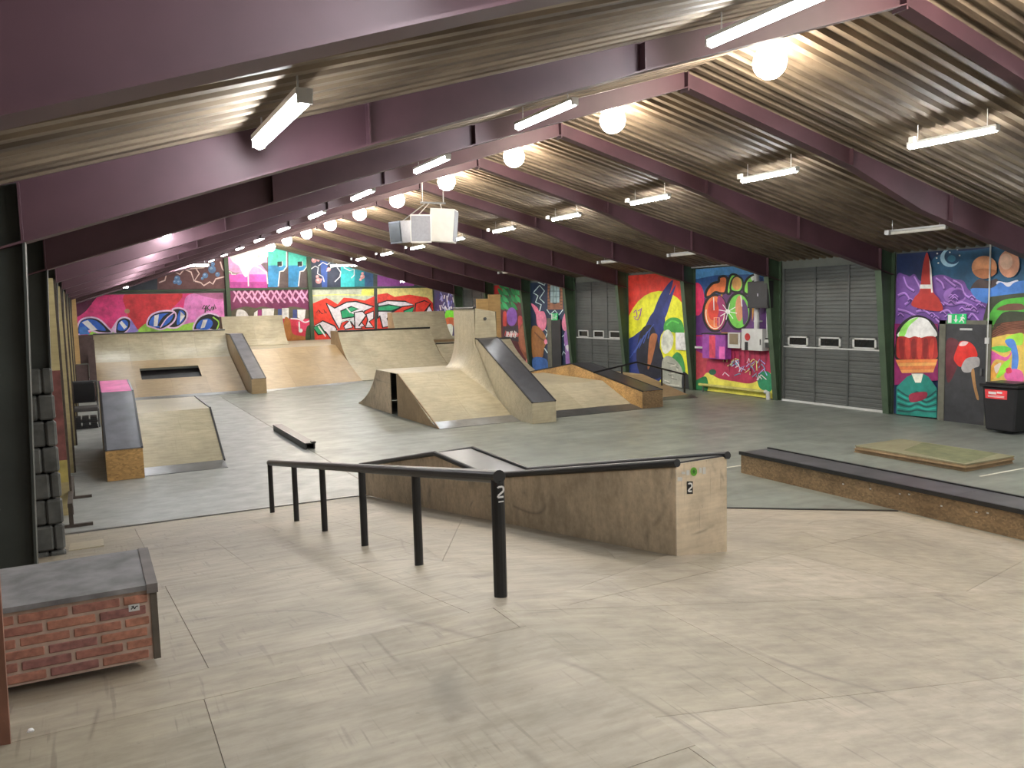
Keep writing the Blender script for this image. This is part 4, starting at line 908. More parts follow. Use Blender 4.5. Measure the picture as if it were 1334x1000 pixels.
# right of centre: quarter with tan boards behind
t = thing('quarter_pipe', 'curved quarter pipe below the tan boards right of centre', 'ramp', (12.8, 24.5, 0))
up = arc(24.2, .02, 27.4, 1.42, math.atan(.18), 10)
body([(24.2, 0)] + [(a, b - .012) for a, b in up] + [(28.1, 1.41), (28.1, 0)], 12.1, 14.0, M['sideply'], t)
prof_sheets(up, 12.1, 14.0, .95, M['ramp'], t); MB().box((12.1, 27.4, 1.40), (14.0, 28.1, 1.42)).build('platform_sheet', M['ramp'], t)
MB().tube([(12.1, 27.38, 1.43), (14.0, 27.38, 1.43)], .03, 8).build('coping', M['steel'], t)
for a, b, z1, w in ((13.0, 13.49, 2.90, 'lower left'), (13.5, 14.0, 3.05, 'taller right')):
    m = MB().box((a, 28.12, 0), (b, 28.16, z1)); tag(m.build('upright_board', M['tanply']), w + ' one of two tan boards standing behind the quarter pipe', 'board')

# right funbox and A-frame ledge
t = funbox('pale low funbox bank between the two long sloping ledges', 9.34, 12.13, [(17.1, .08), (18.4, .58), (21.6, .60), (23.0, .02)], True, M['ramp'], width=1.4, seg=[[(17.1, .08), (18.4, .58)], [(18.4, .58), (21.6, .60)], [(21.6, .60), (23.0, .02)]])
MB().slab([(9.34, 16.6, .002), (12.13, 16.6, .002), (12.13, 17.12, .085), (9.34, 17.12, .085)], (0, -.15, 1), .006).build('steel_flap', M['steel'], t)
ledge('peaked chipboard ledge with dark top right of the low funbox', 12.15, 12.77, [(16.67, .43), (20.0, .95), (23.4, .43)], M['osb'], M['blacktop'], M['osbdark'])
# corner bank and its rail
t = thing('skate_ramp', 'small brown corner bank under the black handrail', 'ramp', (13.8, 18.1, 0))
a, b, c_, d, e, f = (12.8, 18.0, .02), (14.85, 18.2, .02), (13.95, 19.1, .6), (12.8, 19.1, .6), (14.85, 21.0, .02), (13.95, 21.0, .6)
for fc in ([a, b, c_, d], [b, e, f, c_], [d, c_, f, (12.8, 21.0, .6)]): sheets(fc, 2.44, 1.22, M['brownply'], t)
MB().prism([(18.0, 0), (18.0, .01), (19.1, .58), (21.0, .58), (21.0, 0)], 12.8, 12.83).build('side_panel', M['sideply'], t)
MB().slab([(12.9, 17.8, .002), (14.7, 17.62, .002), (14.95, 18.2, .03), (12.9, 18.02, .03)], (0, 0, 1), .005).build('steel_flap', M['steel'], t)
t = thing('handrail', 'thin black kinked handrail in front of the red mural', 'rail', (13.4, 18.56, 0))
MB().tube([(11.95, 18.56, .80), (13.36, 18.56, 1.0), (15.03, 18.56, .55)], .024, 8).build('rail_bar', M['blackmetal'], t)
for x_, z0, z1 in ((15.0, .0, .55), (14.2, .30, .77), (12.86, .32, .93)):
    MB().tube([(x_, 18.56, z0), (x_, 18.56, z1)], .026, 8).build('post', M['blackmetal'], t)

# ------------------------------------------------------------------ foreground rail
t = thing('grind_rail', 'long round black grind rail on six posts in the foreground', 'rail', (1.91, 7.2, .6))
bs = [(1.95, 10.56), (1.94, 9.11), (1.93, 7.82), (1.91, 6.44), (1.90, 5.16), (1.875, 3.86)]
sl = .15
MB().tube([(1.955, 10.60, zb(10.60) + .645), (1.872, 3.83, zb(3.83) + .645)], .036, 14).build('rail_bar', M['blackmetal'], t)
post = []
for x_, y_ in bs:
    r_ = .036 if y_ < 4 else .030
    post.append(MB().tube([(x_, y_, zb(y_) - .004), (x_, y_, zb(y_) + .63)], r_, 12).build('post', M['blackmetal'], t))
def two(mb, o, ux, uz, w, h, tk):
    o, ux, uz = Vector(o), Vector(ux), Vector(uz); n = ux.cross(uz)
    P = [(0, .92), (.12, 1), (.8, 1), (1, .88), (1, .62), (.05, .26), (.0, .12), (.95, .12)]
    for (a, b), (c2, d2) in zip(P[:-1], P[1:]):
        p_, q_ = o + ux * a * w + uz * b * h, o + ux * c2 * w + uz * d2 * h
        mb.bar(p_, q_, tk, .0015, up=n)
    return mb
y_ = 3.86 - .0365; zc = zb(3.86) + .515
m = two(MB(), (1.857, y_ - .001, zc + .02), (1, 0, 0), (0, 0, 1), .034, .062, .010); m.box((1.86, y_ - .0018, zc), (1.89, y_, zc + .006))
m.build('sticker', M['white'], post[-1])

# ------------------------------------------------------------------ kinked plywood ledge
t = thing('grind_ledge', 'plywood kinked ledge with black round coping in the foreground', 'ledge', (3.9, 7, 0))
A, Bp = Vector((3.74, 4.74, 0)), Vector((3.372, 11.43, 0)); dv = (Bp - A).normalized(); nv = Vector((dv.y, -dv.x, 0)); W = .50
def on(y_, side, z_):
    s = (y_ - 4.74) / dv.y; p = A + dv * s + (nv * W if side else Vector((0, 0, 0))); return Vector((p.x, p.y, z_))
top = [(4.74, 1.475), (7.62, .90), (8.87, .955), (11.43, .42)]
nf = np.array([.113, .126, 1.0]); gz = lambda p: 1.15 - .113 * (p.x - 1.75) - .126 * (p.y - 3.63) - .003
for side in (0, 1):
    ups = [on(y_, side, z_) for y_, z_ in top]; dn = []
    for y_ in (11.43, 9, 7, 4.74):
        p = on(y_, side, 0); p.z = max(0.002, gz(p)); dn.append(p)
    m = MB(); m.slab(ups + dn, nv * (1 if not side else -1), .018)
    m.build('side_panel', M['ledgeply'], t)
e0, e1 = on(4.74, 0, 0), on(4.74, 1, 0); e0.z = gz(e0); e1.z = gz(e1)
m = MB(); m.slab([e0, e1, on(4.74, 1, 1.475), on(4.74, 0, 1.475)], -dv, .012); endp = m.build('end_panel', M['endply'], t)
for (ya, za), (yb_, zb_) in zip(top[:-1], top[1:]):
    p = [on(ya, 0, za), on(ya, 1, za), on(yb_, 1, zb_), on(yb_, 0, zb_)]
    n = (p[1] - p[0]).cross(p[2] - p[1]).normalized(); n = n if n.z > 0 else -n
    MB().slab(p, n, .012).build('top_plate', M['blacktop'], t)
for side in (0, 1):
    pts = [on(y_, side, z_ + .008) for y_, z_ in ([(4.715, 1.48)] + top[1:])]
    MB().tube(pts, .030, 12).build('coping', M['blackmetal'], t)
def onend(a, b, n_=.0135): return e0.lerp(e1, a) + Vector((0, 0, (1.475 - (e0.z + e1.z) / 2) * b)) - dv * n_
def patch(mat, a0, b0, a1, b1, name='sticker', n_=.0135): return MB().slab([onend(a0, b0, n_), onend(a1, b0, n_), onend(a1, b1, n_), onend(a0, b1, n_)], -dv, .001).build(name, mat, endp)
patch(M['black'], .20, .655, .315, .785)
ux = (e1 - e0).normalized()
two(MB(), onend(.225, .672, .0152), ux, (0, 0, 1), .035, .066, .012).build('sticker', M['white'], endp)
cc = onend(.335, .885, .0135); m = MB(); m.slab([cc + ux * .033 * math.cos(k * PI / 9) + Vector((0, 0, .033 * math.sin(k * PI / 9))) for k in range(18)], -dv, .001)
m.build('round_sticker', paint((.10, .28, .03)), endp)
m = MB()
for k in range(3): m.bar(cc - dv * .002 - ux * .018 * math.cos(k * PI / 3) - Vector((0, 0, .018 * math.sin(k * PI / 3))), cc - dv * .002 + ux * .018 * math.cos(k * PI / 3) + Vector((0, 0, .018 * math.sin(k * PI / 3))), .006, .001, up=dv)
m.build('sticker_mark', paint((.03, .10, .02)), endp)
pw = M['offwhite']
patch(pw, .10, .86, .17, .885); patch(pw, .19, .85, .25, .90); patch(pw, .44, .87, .49, .925); patch(pw, .51, .86, .57, .93); patch(pw, .02, .79, .11, .83)

# ------------------------------------------------------------------ low ledge, sheets, small floor rails
t = thing('grind_ledge', 'long low chipboard ledge with dark top edging the concrete', 'ledge', (9.1, 5, 0))
solid([(1.2, 0), (1.2, .315), (9.53, .315), (9.53, 0)], 8.79, 9.36, M['osbdark'], t)
sheets([(8.775, 1.2, .318), (9.37, 1.2, .318), (9.37, 9.55, .318), (8.775, 9.55, .318)], .7, 2.44, M['ledgetop'], t, name='top_plate')
MB().box((8.765, 1.2, .285), (8.80, 9.56, .336)).build('edge_iron', M['blackmetal'], t)
MB().box((9.345, 1.2, .285), (9.38, 9.56, .336)).build('edge_iron', M['blackmetal'], t)
m = MB()
for k in range(9): m.box((8.786, 7.6 - k * .33 - (k % 3) * .1, .17 + (k % 4) * .018), (8.7895, 7.625 - k * .33 - (k % 3) * .1, .185 + (k % 4) * .018))
m.build('paint_flecks', M['offwhite'], t); m = None
m = MB().box((8.79, 9.531, .004), (9.36, 9.54, .31)); m.build('end_panel', M['osbdark'], t)

def panel(z0, z1, x0, y0, x1, y1, label, mat, patch_=None):
    t = thing('manual_pad', label, 'pad', ((x0 + x1) / 2, (y0 + y1) / 2, z0), 'stacked manual pads')
    MB().box((x0 + .01, y0 + .01, z0 + .018), (x1 - .01, y1 - .01, z1 - .018)).build('core', M['sideply'], t)
    MB().box((x0, y0, z0), (x1, y1, z0 + .018)).build('face_sheet', M['sideply'], t); MB().box((x0, y0, z1 - .018), (x1, y1, z1)).build('face_sheet', mat, t)
    if patch_: MB().slab([(x0 + .03, y0 + .05, z1 + .0005), (x1 - .02, y0 + .25, z1 + .0005), (x1 - .05, y1 - .45, z1 + .0005), (x0 + .25, y1 - .75, z1 + .0005)], (0, 0, 1), .001).build('green_stain', plain('green_stain', (.17, .18, .095), .7, 0, .3), t)
panel(0.002, .066, 11.52, 7.74, 12.68, 9.76, 'bottom flat wooden pad of the pair lying on the concrete at right', M['sideply'])
panel(.068, .130, 11.47, 7.70, 12.64, 9.70, 'top flat wooden pad with green stain lying on another pad', M['greenply'], True)

t = thing('slide_rail', 'short low black steel rail lying on the concrete floor', 'rail', (3.68, 17.2, 0))
MB().box((3.58, 15.72, .105), (3.78, 18.78, .125)).build('rail_plate', M['blackmetal'], t)
for xx in (3.585, 3.745): MB().box((xx, 15.74, .0), (xx + .03, 18.76, .104)).build('rail_side', M['blackmetal'], t)
MB().box((3.70, 15.68, .126), (3.78, 15.80, .15)).build('end_lug', M['blackmetal'], t)

t = thing('flat_rail', 'low rusty rail on two cross feet by the left wall', 'rail', (-.31, 12.6, 0))
MB().bar((-.32, 11.6, .30), (-.32, 13.62, .30), .055, .05).build('rail_bar', M['rust'], t)
for yy in (11.7, 13.53):
    MB().box((-.345, yy - .025, .035), (-.295, yy + .025, .276)).build('post', M['rust'], t)
    MB().box((-.56, yy - .03, 0), (-.08, yy + .03, .036)).build('cross_foot', M['rust'], t)

# black chair on a low stack of pallets
t = thing('padded_chair', 'black padded chair standing by the left wall behind the pink ended ledge', 'chair', (-.13, 22.4, .0))
m = MB(); m.obox((-.14, 22.36, .82), (.24, 0, 0), (0, .035, .01), (0, -.06, .25)); m.build('backrest', M['plastic'], t, bevel=.02)
m = MB(); m.obox((-.12, 22.06, .46), (.26, 0, 0), (0, .26, 0), (0, 0, .05)); m.build('seat', plain('seat_fabric', (.06, .055, .055), .8), t, bevel=.02)
for xx in (-.41, .15):
    m = MB(); m.tube([(xx, 21.84, .02), (xx, 21.844, .45), (xx, 22.30, .50), (xx, 22.38, 1.08)], .022, 8); m.build('frame_tube', M['steel'], t)
m = MB(); m.tube([(-.41, 22.38, 1.08), (.15, 22.38, 1.08)], .022, 8); m.build('top_tube', M['steel'], t)
for xx in (-.41, .15): m = MB(); m.tube([(xx, 22.30, .50), (xx, 22.42, .02)], .022, 8); m.build('leg', M['steel'], t)
for k in range(2):
    t = thing('flat_crate', ('lower' if k == 0 else 'upper') + ' dark crate lying under the black padded chair', 'crate', (-.12, 22.5, .02 + k * .14))
    MB().box((-.38, 21.848, .005 + k * .14), (.12, 22.28, .04 + k * .14)).build('base', M['black'], t)
    for q_ in range(3): MB().box((-.38 + q_ * .17, 21.848, .045 + k * .14), (-.24 + q_ * .17, 22.28, .135 + k * .14)).build('block', M['black'], t)
m = MB().box((.165, 22.30, 0), (.20, 22.36, .98)); tag(m.build('timber_strip', M['ramp']), 'thin pale timber strip leaning beside the black chair', 'timber')

# ------------------------------------------------------------------ left side things
for k, yk in enumerate(FRAMES[5:11]):
    zt = 3.16
    m = MB().box((XL + .01, yk - .125, 0), (-.335, yk - .10, zt)); b_ = m.build('cladding_board', M['creamboard'])
    tag(b_, ORD[k] + ' cream board on the left wall columns' if k else 'nearest cream board on the left wall columns with dark red lower paint', 'board', 'cream boards on left columns')
    MB().box((-.334, yk - .122, 0), (-.305, yk - .10, zt - .02)).build('dark_edge_strip', M['rust'], b_)  # dark strip along the right edge of each board
    if k == 0:
        MB().box((XL + .01, yk - .128, .75), (-.335, yk - .1255, 1.95)).build('red_paint', plain('dark_red_paint', (.17, .06, .055), .6, 0, .5, 5), b_)
        MB().box((XL + .01, yk - .128, .45), (-.335, yk - .1255, .75)).build('yellow_paint', plain('yellowed_paint', (.40, .33, .10), .6, 0, .3, 5), b_)
m = MB().box((XL, 28.0, 1.22), (-.2, 28.04, 3.3)); tag(m.build('upright_board', M['tanply']), 'tan board hung high on the left wall before the pink hoarding', 'board')
# grey stone blocks dressing the second column
wb = 0
ys = FRAMES[4] - .13
sp_ = thing('stone_pillar', 'grey stone blocks stacked against the near left wall column', 'pillar', (-.45, ys, 0))
for r in range(8):
    for c in range(2):
        w0 = -.585 + c * .13 + (.05 if r % 2 and c else 0); w1 = -.46 + c * .145 + (.05 if r % 2 and not c else 0)
        m = MB(); m.box((w0, ys - rnd.uniform(.0, .03), .14 + r * .255), (min(w1, -.315), ys + .10, .14 + r * .255 + .24))
        m.build('stone_block', M['stone'], sp_, bevel=.018)

# brick-fronted box
t = thing('brick_box', 'brick fronted box with worn grey top at lower left', 'box', (-.15, 4.1, DZ))
yb0 = 3.85; zt = 1.49
MB().box((-.58, yb0 + .003, DZ + .004), (.195, 4.44, zt - .02)).build('carcass', M['mortar'], t)
m = MB().box((-.585, yb0 - .015, zt - .02), (.16, 4.46, zt + .002)); m.build('lid', plain('worn_grey_top', (.17, .165, .17), .6, 0, .4, 7), t)
m = MB().box((.16, yb0 - .018, zt - .035), (.205, 4.46, zt + .006)); m.build('lid_edge', plain('edge_board', (.14, .125, .12), .6, 0, .25, 6), t)
MB().box((.172, yb0 - .004, DZ + .004), (.20, yb0 + .02, zt - .036)).build('corner_board', plain('dark_edge_board', (.09, .075, .06), .6, 0, .3), t)
bm_ = [plain('brick_%d' % i, c, .75, 0, .35, 28) for i, c in enumerate(((.29, .125, .095), (.34, .15, .105), (.26, .115, .10), (.37, .165, .11)))]
rows = 6; rh = (zt - .03 - DZ - .012) / rows
for r in range(rows):
    x_ = -.62 + (-.10 if r % 2 else 0.0)
    while x_ < .168:
        a, b = max(x_ + .004, -.58), min(x_ + .184, .170 - rnd.random() * .010)
        if b - a > .02:
            z0 = DZ + .012 + r * rh + .003
            MB().box((a, yb0 - rnd.uniform(.001, .005), z0 + rnd.uniform(0, .002)), (b, yb0 + .025, z0 + rh - .013)).build('brick', bm_[rnd.randrange(4)], t, bevel=.003)
        x_ += .196
m = MB().box((.085, yb0 - .0075, 1.385), (.128, yb0 - .0055, 1.415)); stk = m.build('sticker', M['offwhite'], t)
m = MB()
for (a, b), (c2, d2) in (((.094, 1.395), (.104, 1.404)), ((.104, 1.404), (.108, 1.394)), ((.108, 1.394), (.114, 1.405)), ((.114, 1.405), (.122, 1.405)), ((.096, 1.406), (.106, 1.408))): m.bar((a, yb0 - .0082, b), (c2, yb0 - .0082, d2), .004, .001, up=(0, 1, 0))
m.build('sticker_mark', M['black'], stk)
# upright board cropped by the left edge of the view
m = MB(); m.slab([(-.60, 3.40, DZ), (-.335, 3.36, DZ), (-.322, 3.36, 1.92), (-.60, 3.40, 1.92)], (0, -1, 0), .03)
tag(m.build('upright_board', M['redbrown']), 'red brown board standing at the left edge before the brick box', 'board')
# crumpled paper on the deck
p = at(40, 951, z=DZ + .008); m = MB(); m.sphere(p, .011, 8, 5, 1.1, .8, .75); o = m.build('paper_scrap', M['white'], None)
for v in o.data.vertices: v.co += Vector((rnd.uniform(-.002, .002), rnd.uniform(-.002, .002), rnd.uniform(-.001, .001)))
tag(o, 'small crumpled white paper scrap on the deck at lower left', 'paper')

# ------------------------------------------------------------------ lamps
def tube_lamp(loc, label, group, lit=True, tilt=0, mat=None):
    t = thing('tube_lamp', label, 'lamp', loc, group); x, y_, z = loc
    if tilt:
        L = ((x - .62, y_, z), (x + .62, y_, z)); ax = Vector((1, 0, 0))
    else:
        L = ((x, y_ - .62, z), (x, y_ + .62, z)); ax = Vector((0, 1, 0))
    c = Vector(loc); sd = ax.cross(Vector((0, 0, 1)))
    MB().obox(c + Vector((0, 0, .038)), ax * .64, sd * .045, (0, 0, .016)).build('housing', M['lampgrey'], t)
    for s in (-1, 1): MB().obox(c + ax * s * .635 + Vector((0, 0, .005)), ax * .012, sd * .04, (0, 0, .03)).build('end_cap', M['lampgrey'], t)
    MB().tube([Vector(L[0]) - Vector((0, 0, .008)), Vector(L[1]) - Vector((0, 0, .008))], .032, 8).build('tube', (mat or M['tube']) if lit else M['deadtube'], t)
    zc = zroof(x) + .01
    for s in (-1, 1): MB().tube([c + ax * s * .5 + Vector((0, 0, .05)), (c + ax * s * .5).to_tuple()[:2] + (zc,)], .006, 5).build('hanger', M['wire'], t)
    if x > XRID:
        MB().box((x - .35 if x > XRID else x + .25, y_ + .3, zc - .30 if x > XRID else zc - .05), (x - .29 if x > XRID else x + .31, y_ + .38, zc - .22 if x > XRID else zc)).build('junction_box', M['offwhite'], t)
    return t
rowsdef = [('left of the ridge', 4.65, 4.72, 4.77, 3.36, list(range(-2, 10)), ()), ('along the far left roof slope', 1.08, 3.74, 5.0, 3.46, [-2, -1, 0, 2, 3, 4, 5, 6], ()),  # far left lamps behind the view are added as fill light
           ('on the upper right roof slope', 10.46, 4.72, 7.36, 3.33, list(range(-3, 9)), ()), ('on the lower right roof slope', 14.0, 3.85, 7.2, 3.335, [-2, -1, 0, 1, 3, 4, 6], (1, 3, 4, 6))]  # lit lower right lamps are unseen, added to brighten the fronts
for nm, x_, z_, y0, dy, ks, dead in rowsdef:
    n_ = 0; proto = {}
    for k in ks:
        y_ = y0 + k * dy; lit = k not in dead
        if (k < 0 and y_ < 3.9) or (k == 0 and x_ > 13): lab = 'unseen lit tube lamp %s %s' % ({0: 'added just right of the view', -1: 'closest behind the view', -2: 'further behind the view', -3: 'furthest behind the view'}[k], nm)
        else:
            lab = '%s %s tube lamp in the row %s' % (ORD[n_], 'lit' if lit else 'unlit', nm); n_ += 1
        if lit not in proto: proto[lit] = tube_lamp((x_, y_, z_), lab, 'tube lamps ' + nm, lit, 0, M['brighttube'] if x_ > XRID else None)
        else: dup(proto[lit], (x_, y_, z_), lab, 'tube lamps ' + nm)
for x_, y_, z_, lab in ((3.58, 32.6, 4.40, 'lit crosswise tube lamp before the brown lightning mural'), (.84, 33.0, 3.66, 'lit crosswise tube lamp above the pink hoarding'), (10.8, 37.8, 4.66, 'lit crosswise tube lamp before the navy orb mural'), (13.74, 36.7, 3.86, 'bright crosswise tube lamp low above the angular graffiti')):
    tube_lamp((x_, y_, z_), lab, 'crosswise tube lamps by the back wall', True, 1, M['brighttube'])
def bulb_lamp(loc, label):
    t = thing('globe_lamp', label, 'lamp', loc, 'globe lamps along the ridge'); x, y_, z = loc
    MB().sphere(loc, .20, 14, 8).build('globe', M['bulb'], t, smooth=True)
    MB().tube([(x, y_, z + .195), (x, y_, z + .24)], .05, 10).build('cap', M['lampgrey'], t)
    MB().tube([(x, y_, z + .24), (x, y_, ZRID + .02)], .012, 6).build('hanger', M['wire'], t)
    return t
n_ = 0; pr = None
for k in range(-4, 10):
    y_ = 7.63 + 3.325 * k
    if k == -1: lab = 'globe lamp on the ridge just above the top of the view'
    elif y_ < 3: lab = 'globe lamp behind the viewpoint on the ridge, ' + ('nearest', 'middle', 'further')[min(2, [-2, -3, -4].index(k))] if k <= -2 else 'x'
    else: lab = ORD[n_] + ' glowing globe lamp hanging along the roof ridge'; n_ += 1
    if pr is None: pr = bulb_lamp((XRID, y_, 5.46), lab)
    else: dup(pr, (XRID, y_, 5.46), lab)

# hanging loudspeaker cluster (three boxes)
def speaker_box(c, yaw, pitch, w, dpt, h, label, face, cab=None):
    t = thing('loudspeaker', label, 'speaker', c, 'hanging loudspeaker cluster')
    R = Matrix.Rotation(yaw, 3, 'Z') @ Matrix.Rotation(pitch, 3, 'X'); c = Vector(c)
    X_, Y_, Z_ = R @ Vector((1, 0, 0)), R @ Vector((0, 1, 0)), R @ Vector((0, 0, 1))
    m = MB(); P = []
    for k in (-1, 1):
        for a, b in ((-w / 2, -dpt / 2), (w / 2, -dpt / 2), (w * .3, dpt / 2), (-w * .3, dpt / 2)): P.append(c + X_ * a + Y_ * b + Z_ * k * h / 2)
    m.poly(P, [(0, 1, 2, 3), (4, 5, 6, 7), (0, 1, 5, 4), (1, 2, 6, 5), (2, 3, 7, 6), (3, 0, 4, 7)]); m.build('cabinet', cab or M['spkwhite'], t)
    m = MB(); m.obox(c - Y_ * (dpt / 2 + .008), X_ * (w / 2 - .025), Y_ * .008, Z_ * (h / 2 - .03)); m.build('grille', face, t)
    m = MB(); top = c + Z_ * h / 2 + Y_ * .05; m.tube([top, (c.x + (7.2 - c.x) * .6, 17.4, 4.95)], .012, 5); m.build('hanging_chain', M['wire'], t)
    return t
speaker_box(at(546, 298, y=17.2), -.18, .06, .46, .42, .60, 'white loudspeaker with grey front facing the viewer', M['spkgrey'])
speaker_box(at(577, 294, y=17.35), 1.0, .10, .50, .56, .72, 'white loudspeaker turned right beside the grey fronted one', M['spkgrey'])
speaker_box(at(524, 302, y=17.75), -1.2, .10, .40, .40, .48, 'shade-greyed loudspeaker turned left at the back of the cluster', M['steel'], M['spkgrey'])  # greyer cabinet paints in the shade on this white box
t = thing('suspension_frame', 'small steel frame carrying the hanging loudspeakers', 'frame', (7.2, 17.4, 4.95))
MB().box((6.75, 17.37, 4.93), (7.35, 17.41, 4.97)).build('cross_bar', M['steel'], t)
for xx in (6.8, 7.3): MB().tube([(xx, 17.39, 4.97), (xx, 17.39, zroof(xx) + .02)], .012, 6).build('hanging_chain', M['wire'], t)

# ------------------------------------------------------------------ things on the right wall
def wallbox(name, px0, py0, px1, py1, depth, mat, label, cat, inset=None, bev=0, back=.03):
    a = at(px0, py0, x=XW - .04 - depth); b = at(px1, py1, x=XW - .04 - depth)
    t = thing(name, label, cat, (XW - .04, (a.y + b.y) / 2, min(a.z, b.z)))
    m = MB().box((XW - .04 - depth, min(a.y, b.y), min(a.z, b.z)), (XW - back, max(a.y, b.y), max(a.z, b.z))); m.build('casing', mat, t, bevel=bev)
    return t, a, b
t, a, b = wallbox('loudspeaker', 974, 367, 1001, 401, .35, M['black'], 'black loudspeaker on the graffiti wall above the white cabinet', 'speaker', back=.22)
MB().box((XW - .24, a.y - .1, (a.z + b.z) / 2 - .05), (XW - .01, a.y - .04, (a.z + b.z) / 2 + .05)).build('wall_bracket', M['steel'], t)
m = MB().box((XW - .405, min(a.y, b.y) + .03, min(a.z, b.z) + .03), (XW - .39, max(a.y, b.y) - .03, max(a.z, b.z) - .03)); m.build('grille', M['plastic'], t)
MB().box((XW - .408, (a.y + b.y) / 2 - .03, (a.z + b.z) / 2 - .04), (XW - .404, (a.y + b.y) / 2 + .01, (a.z + b.z) / 2 + .03)).build('badge', M['spkgrey'], t)
t, a, b = wallbox('electrical_cabinet', 966, 428, 993, 457, .22, M['offwhite'], 'white electrical cabinet with red round mark under the black loudspeaker', 'cabinet')
xx = XW - .264; cy_, cz_ = a.y + (b.y - a.y) * .30, a.z + (b.z - a.z) * .38
MB().slab([(xx, cy_ + .10 * math.cos(k * PI / 8), cz_ + .10 * math.sin(k * PI / 8)) for k in range(16)], (-1, 0, 0), .004).build('red_mark', M['red'], t)
MB().box((xx - .004, cy_ - .02, cz_ - .36), (xx, cy_ + .10, cz_ - .13)).build('switch_plate', M['black'], t)
MB().box((xx - .012, b.y + .05, cz_ - .2), (xx, b.y + .08, cz_ - .05)).build('handle', M['steel'], t)
t, a, b = wallbox('fuse_box', 948, 433, 964, 453.5, .16, M['offwhite'], 'small grey white box with brown window left of the white cabinet', 'box')
xx = XW - .204; MB().box((xx, min(a.y, b.y) + .07, min(a.z, b.z) + .10), (xx + .006, max(a.y, b.y) - .07, max(a.z, b.z) - .03)).build('window', plain('brown_window', (.25, .2, .13), .3), t)
t, a, b = wallbox('painted_cabinet', 915, 435, 945, 468, .20, paint((.25, .06, .28)), 'purple painted cabinet with red patch on the graffiti wall', 'cabinet')
xx = XW - .243; MB().box((xx - .002, a.y - .55, b.z + .02), (xx + .002, a.y - .30, a.z - .03)).build('red_patch', paint((.5, .06, .1)), t); MB().box((xx - .004, b.y + .02, b.z + .01), (xx + .002, b.y + .25, b.z + .35)).build('pink_patch', paint((.55, .12, .35)), t)
MB().box((xx - .02, min(a.y, b.y) - .02, max(a.z, b.z)), (XW - .03, max(a.y, b.y) + .02, max(a.z, b.z) + .03)).build('lid', M['black'], t)
t, a, b = wallbox('notice_board', 880, 433, 899.5, 456.5, .02, paint((.62, .66, .68)), 'white notice sheet on the right edge of the red mural', 'notice')
t, a, b = wallbox('wall_shelf', 905, 451, 916, 454, .10, M['offwhite'], 'small white shelf beside the purple cabinet', 'shelf')
def pipe(pxs, x_, r, mat, label):
    pts = [at(px, py, x=x_) for px, py in pxs]; yv = pts[0].y
    if abs(pxs[0][0] - pxs[-1][0]) < 14: pts = [Vector((x_, yv, p_.z)) for p_ in pts]
    t = thing('service_pipe', label, 'pipe', pts[0]); MB().tube(pts, r, 10).build('pipe', mat, t)
    for p_ in (pts[0].lerp(pts[-1], .12), pts[0].lerp(pts[-1], .88)): MB().box((x_ - .02, p_.y - r - .02, p_.z - .02), (XW - .02, p_.y + r + .02, p_.z + .02)).build('clamp', M['offwhite'], t)
pipe([(986, 347), (989, 428)], XW - .14, .07, M['offwhite'], 'thick white vertical duct behind the black loudspeaker')
pipe([(1000, 352), (1002, 440)], XW - .10, .03, M['offwhite'], 'thin white vertical pipe right of the thick duct')
t, a, b = wallbox('valve_unit', 996, 440, 1003, 453, .12, M['steel'], 'dark valve unit at the foot of the thin white pipe', 'valve')
MB().box((XW - .2, min(a.y, b.y), max(a.z, b.z) - .12), (XW - .155, max(a.y, b.y), max(a.z, b.z) - .04)).build('cover', M['offwhite'], t)
pts = [Vector((XW - .12, 18.9, .20)), Vector((XW - .12, 16.25, .20))]
t = thing('floor_pipe', 'horizontal painted pipe along the foot of the graffiti wall', 'pipe', pts[0]); MB().tube(pts, .04, 10).build('pipe', paint((.4, .38, .12)), t)
m = MB(); m.tube([pts[1], pts[1] + Vector((-.02, -.12, -.02)), Vector((XW - .14, 16.12, .002))], .055, 10); m.build('elbow', M['offwhite'], t); MB().box((XW - .13, 18.7, .0), (XW - .11, 18.74, .17)).build('bracket', M['steel'], t)
# thin tube high on that wall and pole by the coloured patches
p0, p1 = at(897, 349, x=XW - .06), at(982, 342, x=XW - .06)
t = thing('cable_conduit', 'thin white conduit along the top of the graffiti wall', 'pipe', p0); MB().tube([p0, p1], .02, 8).build('conduit', M['offwhite'], t)
p0, p1 = at(1290, 316, x=XW - .06), at(1287, 441, x=XW - .06)
t = thing('cable_conduit', 'thin pale vertical conduit right of the dark exit door', 'pipe', p1); MB().tube([Vector((p0.x, p1.y, p0.z)), p1], .016, 8).build('conduit', M['offwhite'], t); MB().box((XW - .1, p1.y - .04, p1.z - .1), (XW - .03, p1.y + .04, p1.z + .02)).build('junction_box', M['offwhite'], t)
MB().tube([Vector((p0.x, p1.y, p1.z - .1)), Vector((p0.x, p1.y, p1.z - .9))], .014, 8).build('lower_conduit', M['offwhite'], t)

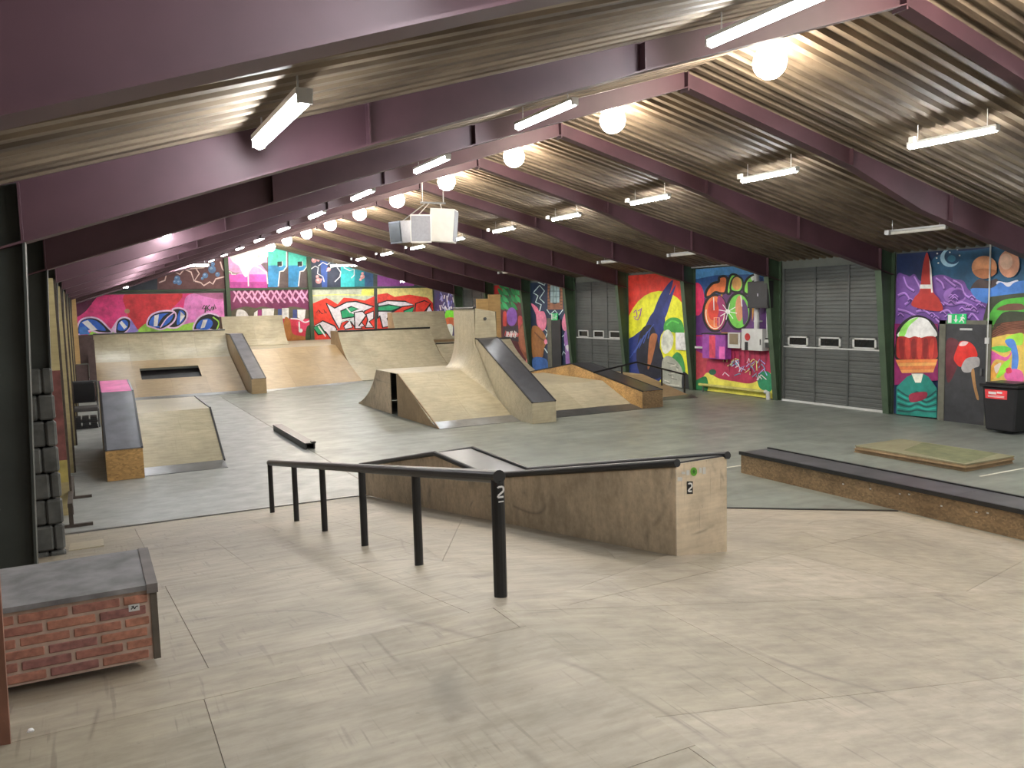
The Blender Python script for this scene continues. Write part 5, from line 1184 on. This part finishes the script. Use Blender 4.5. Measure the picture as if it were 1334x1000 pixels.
# wheelie bin
t = thing('wheelie_bin', 'black wheelie bin with red label by the exit door', 'bin', (15.4, 9.6, 0))
m = MB(); bx0, bx1, by0, by1 = 15.10, 15.70, 9.20, 9.88
cx_, cy_ = (bx0 + bx1) / 2, (by0 + by1) / 2
vs = [(cx_ + sx * (bx1 - bx0) / 2 * .82, cy_ + sy * (by1 - by0) / 2 * .82, .05) for sx, sy in ((-1, -1), (1, -1), (1, 1), (-1, 1))] + [(cx_ + sx * (bx1 - bx0) / 2, cy_ + sy * (by1 - by0) / 2, .88) for sx, sy in ((-1, -1), (1, -1), (1, 1), (-1, 1))]
m.poly(vs, [(0, 3, 2, 1), (4, 5, 6, 7), (0, 1, 5, 4), (1, 2, 6, 5), (2, 3, 7, 6), (3, 0, 4, 7)]); bb = m.build('bin_body', M['plastic'], t, bevel=.03)
m = MB().box((bx0 - .03, by0 - .03, .88), (bx1 + .02, by1 + .03, .93)); m.box((bx0 + .04, by0 + .05, .93), (bx1 - .06, by1 - .05, .965)); m.build('lid', M['plastic'], t, bevel=.012)
for sy in (by0 + .08, by1 - .08): MB().tube([(bx1 - .08, sy - .03, .09), (bx1 - .08, sy + .03, .09)], .09, 14).build('wheel', M['black'], t)
MB().tube([(bx1 + .03, by0 + .1, .84), (bx1 + .03, by1 - .1, .84)], .016, 8).build('handle', M['plastic'], t)
# label on the face turned to the viewer (the -X side leans out slightly)
def binp(a, z_, n_=.004):
    k = (z_ - .05) / .83; hx = (bx1 - bx0) / 2 * (.82 + .18 * k); hy = (by1 - by0) / 2 * (.82 + .18 * k)
    return Vector((cx_ - hx - n_, cy_ + hy * a, z_))
lb = MB().slab([binp(.78, .66), binp(-.50, .66), binp(-.50, .83), binp(.78, .83)], (-1, 0, 0), .002).build('label', paint((.62, .05, .06)), t)
m = MB()
for z0, z1, a0, a1 in ((.745, .79, .58, .12), (.765, .80, .08, -.22), (.69, .70, .62, -.34), (.71, .72, .62, -.34)): m.slab([binp(a0, z0, .008), binp(a1, z0, .008), binp(a1, z1, .008), binp(a0, z1, .008)], (-1, 0, 0), .001)
m.build('label_print', M['white'], lb)
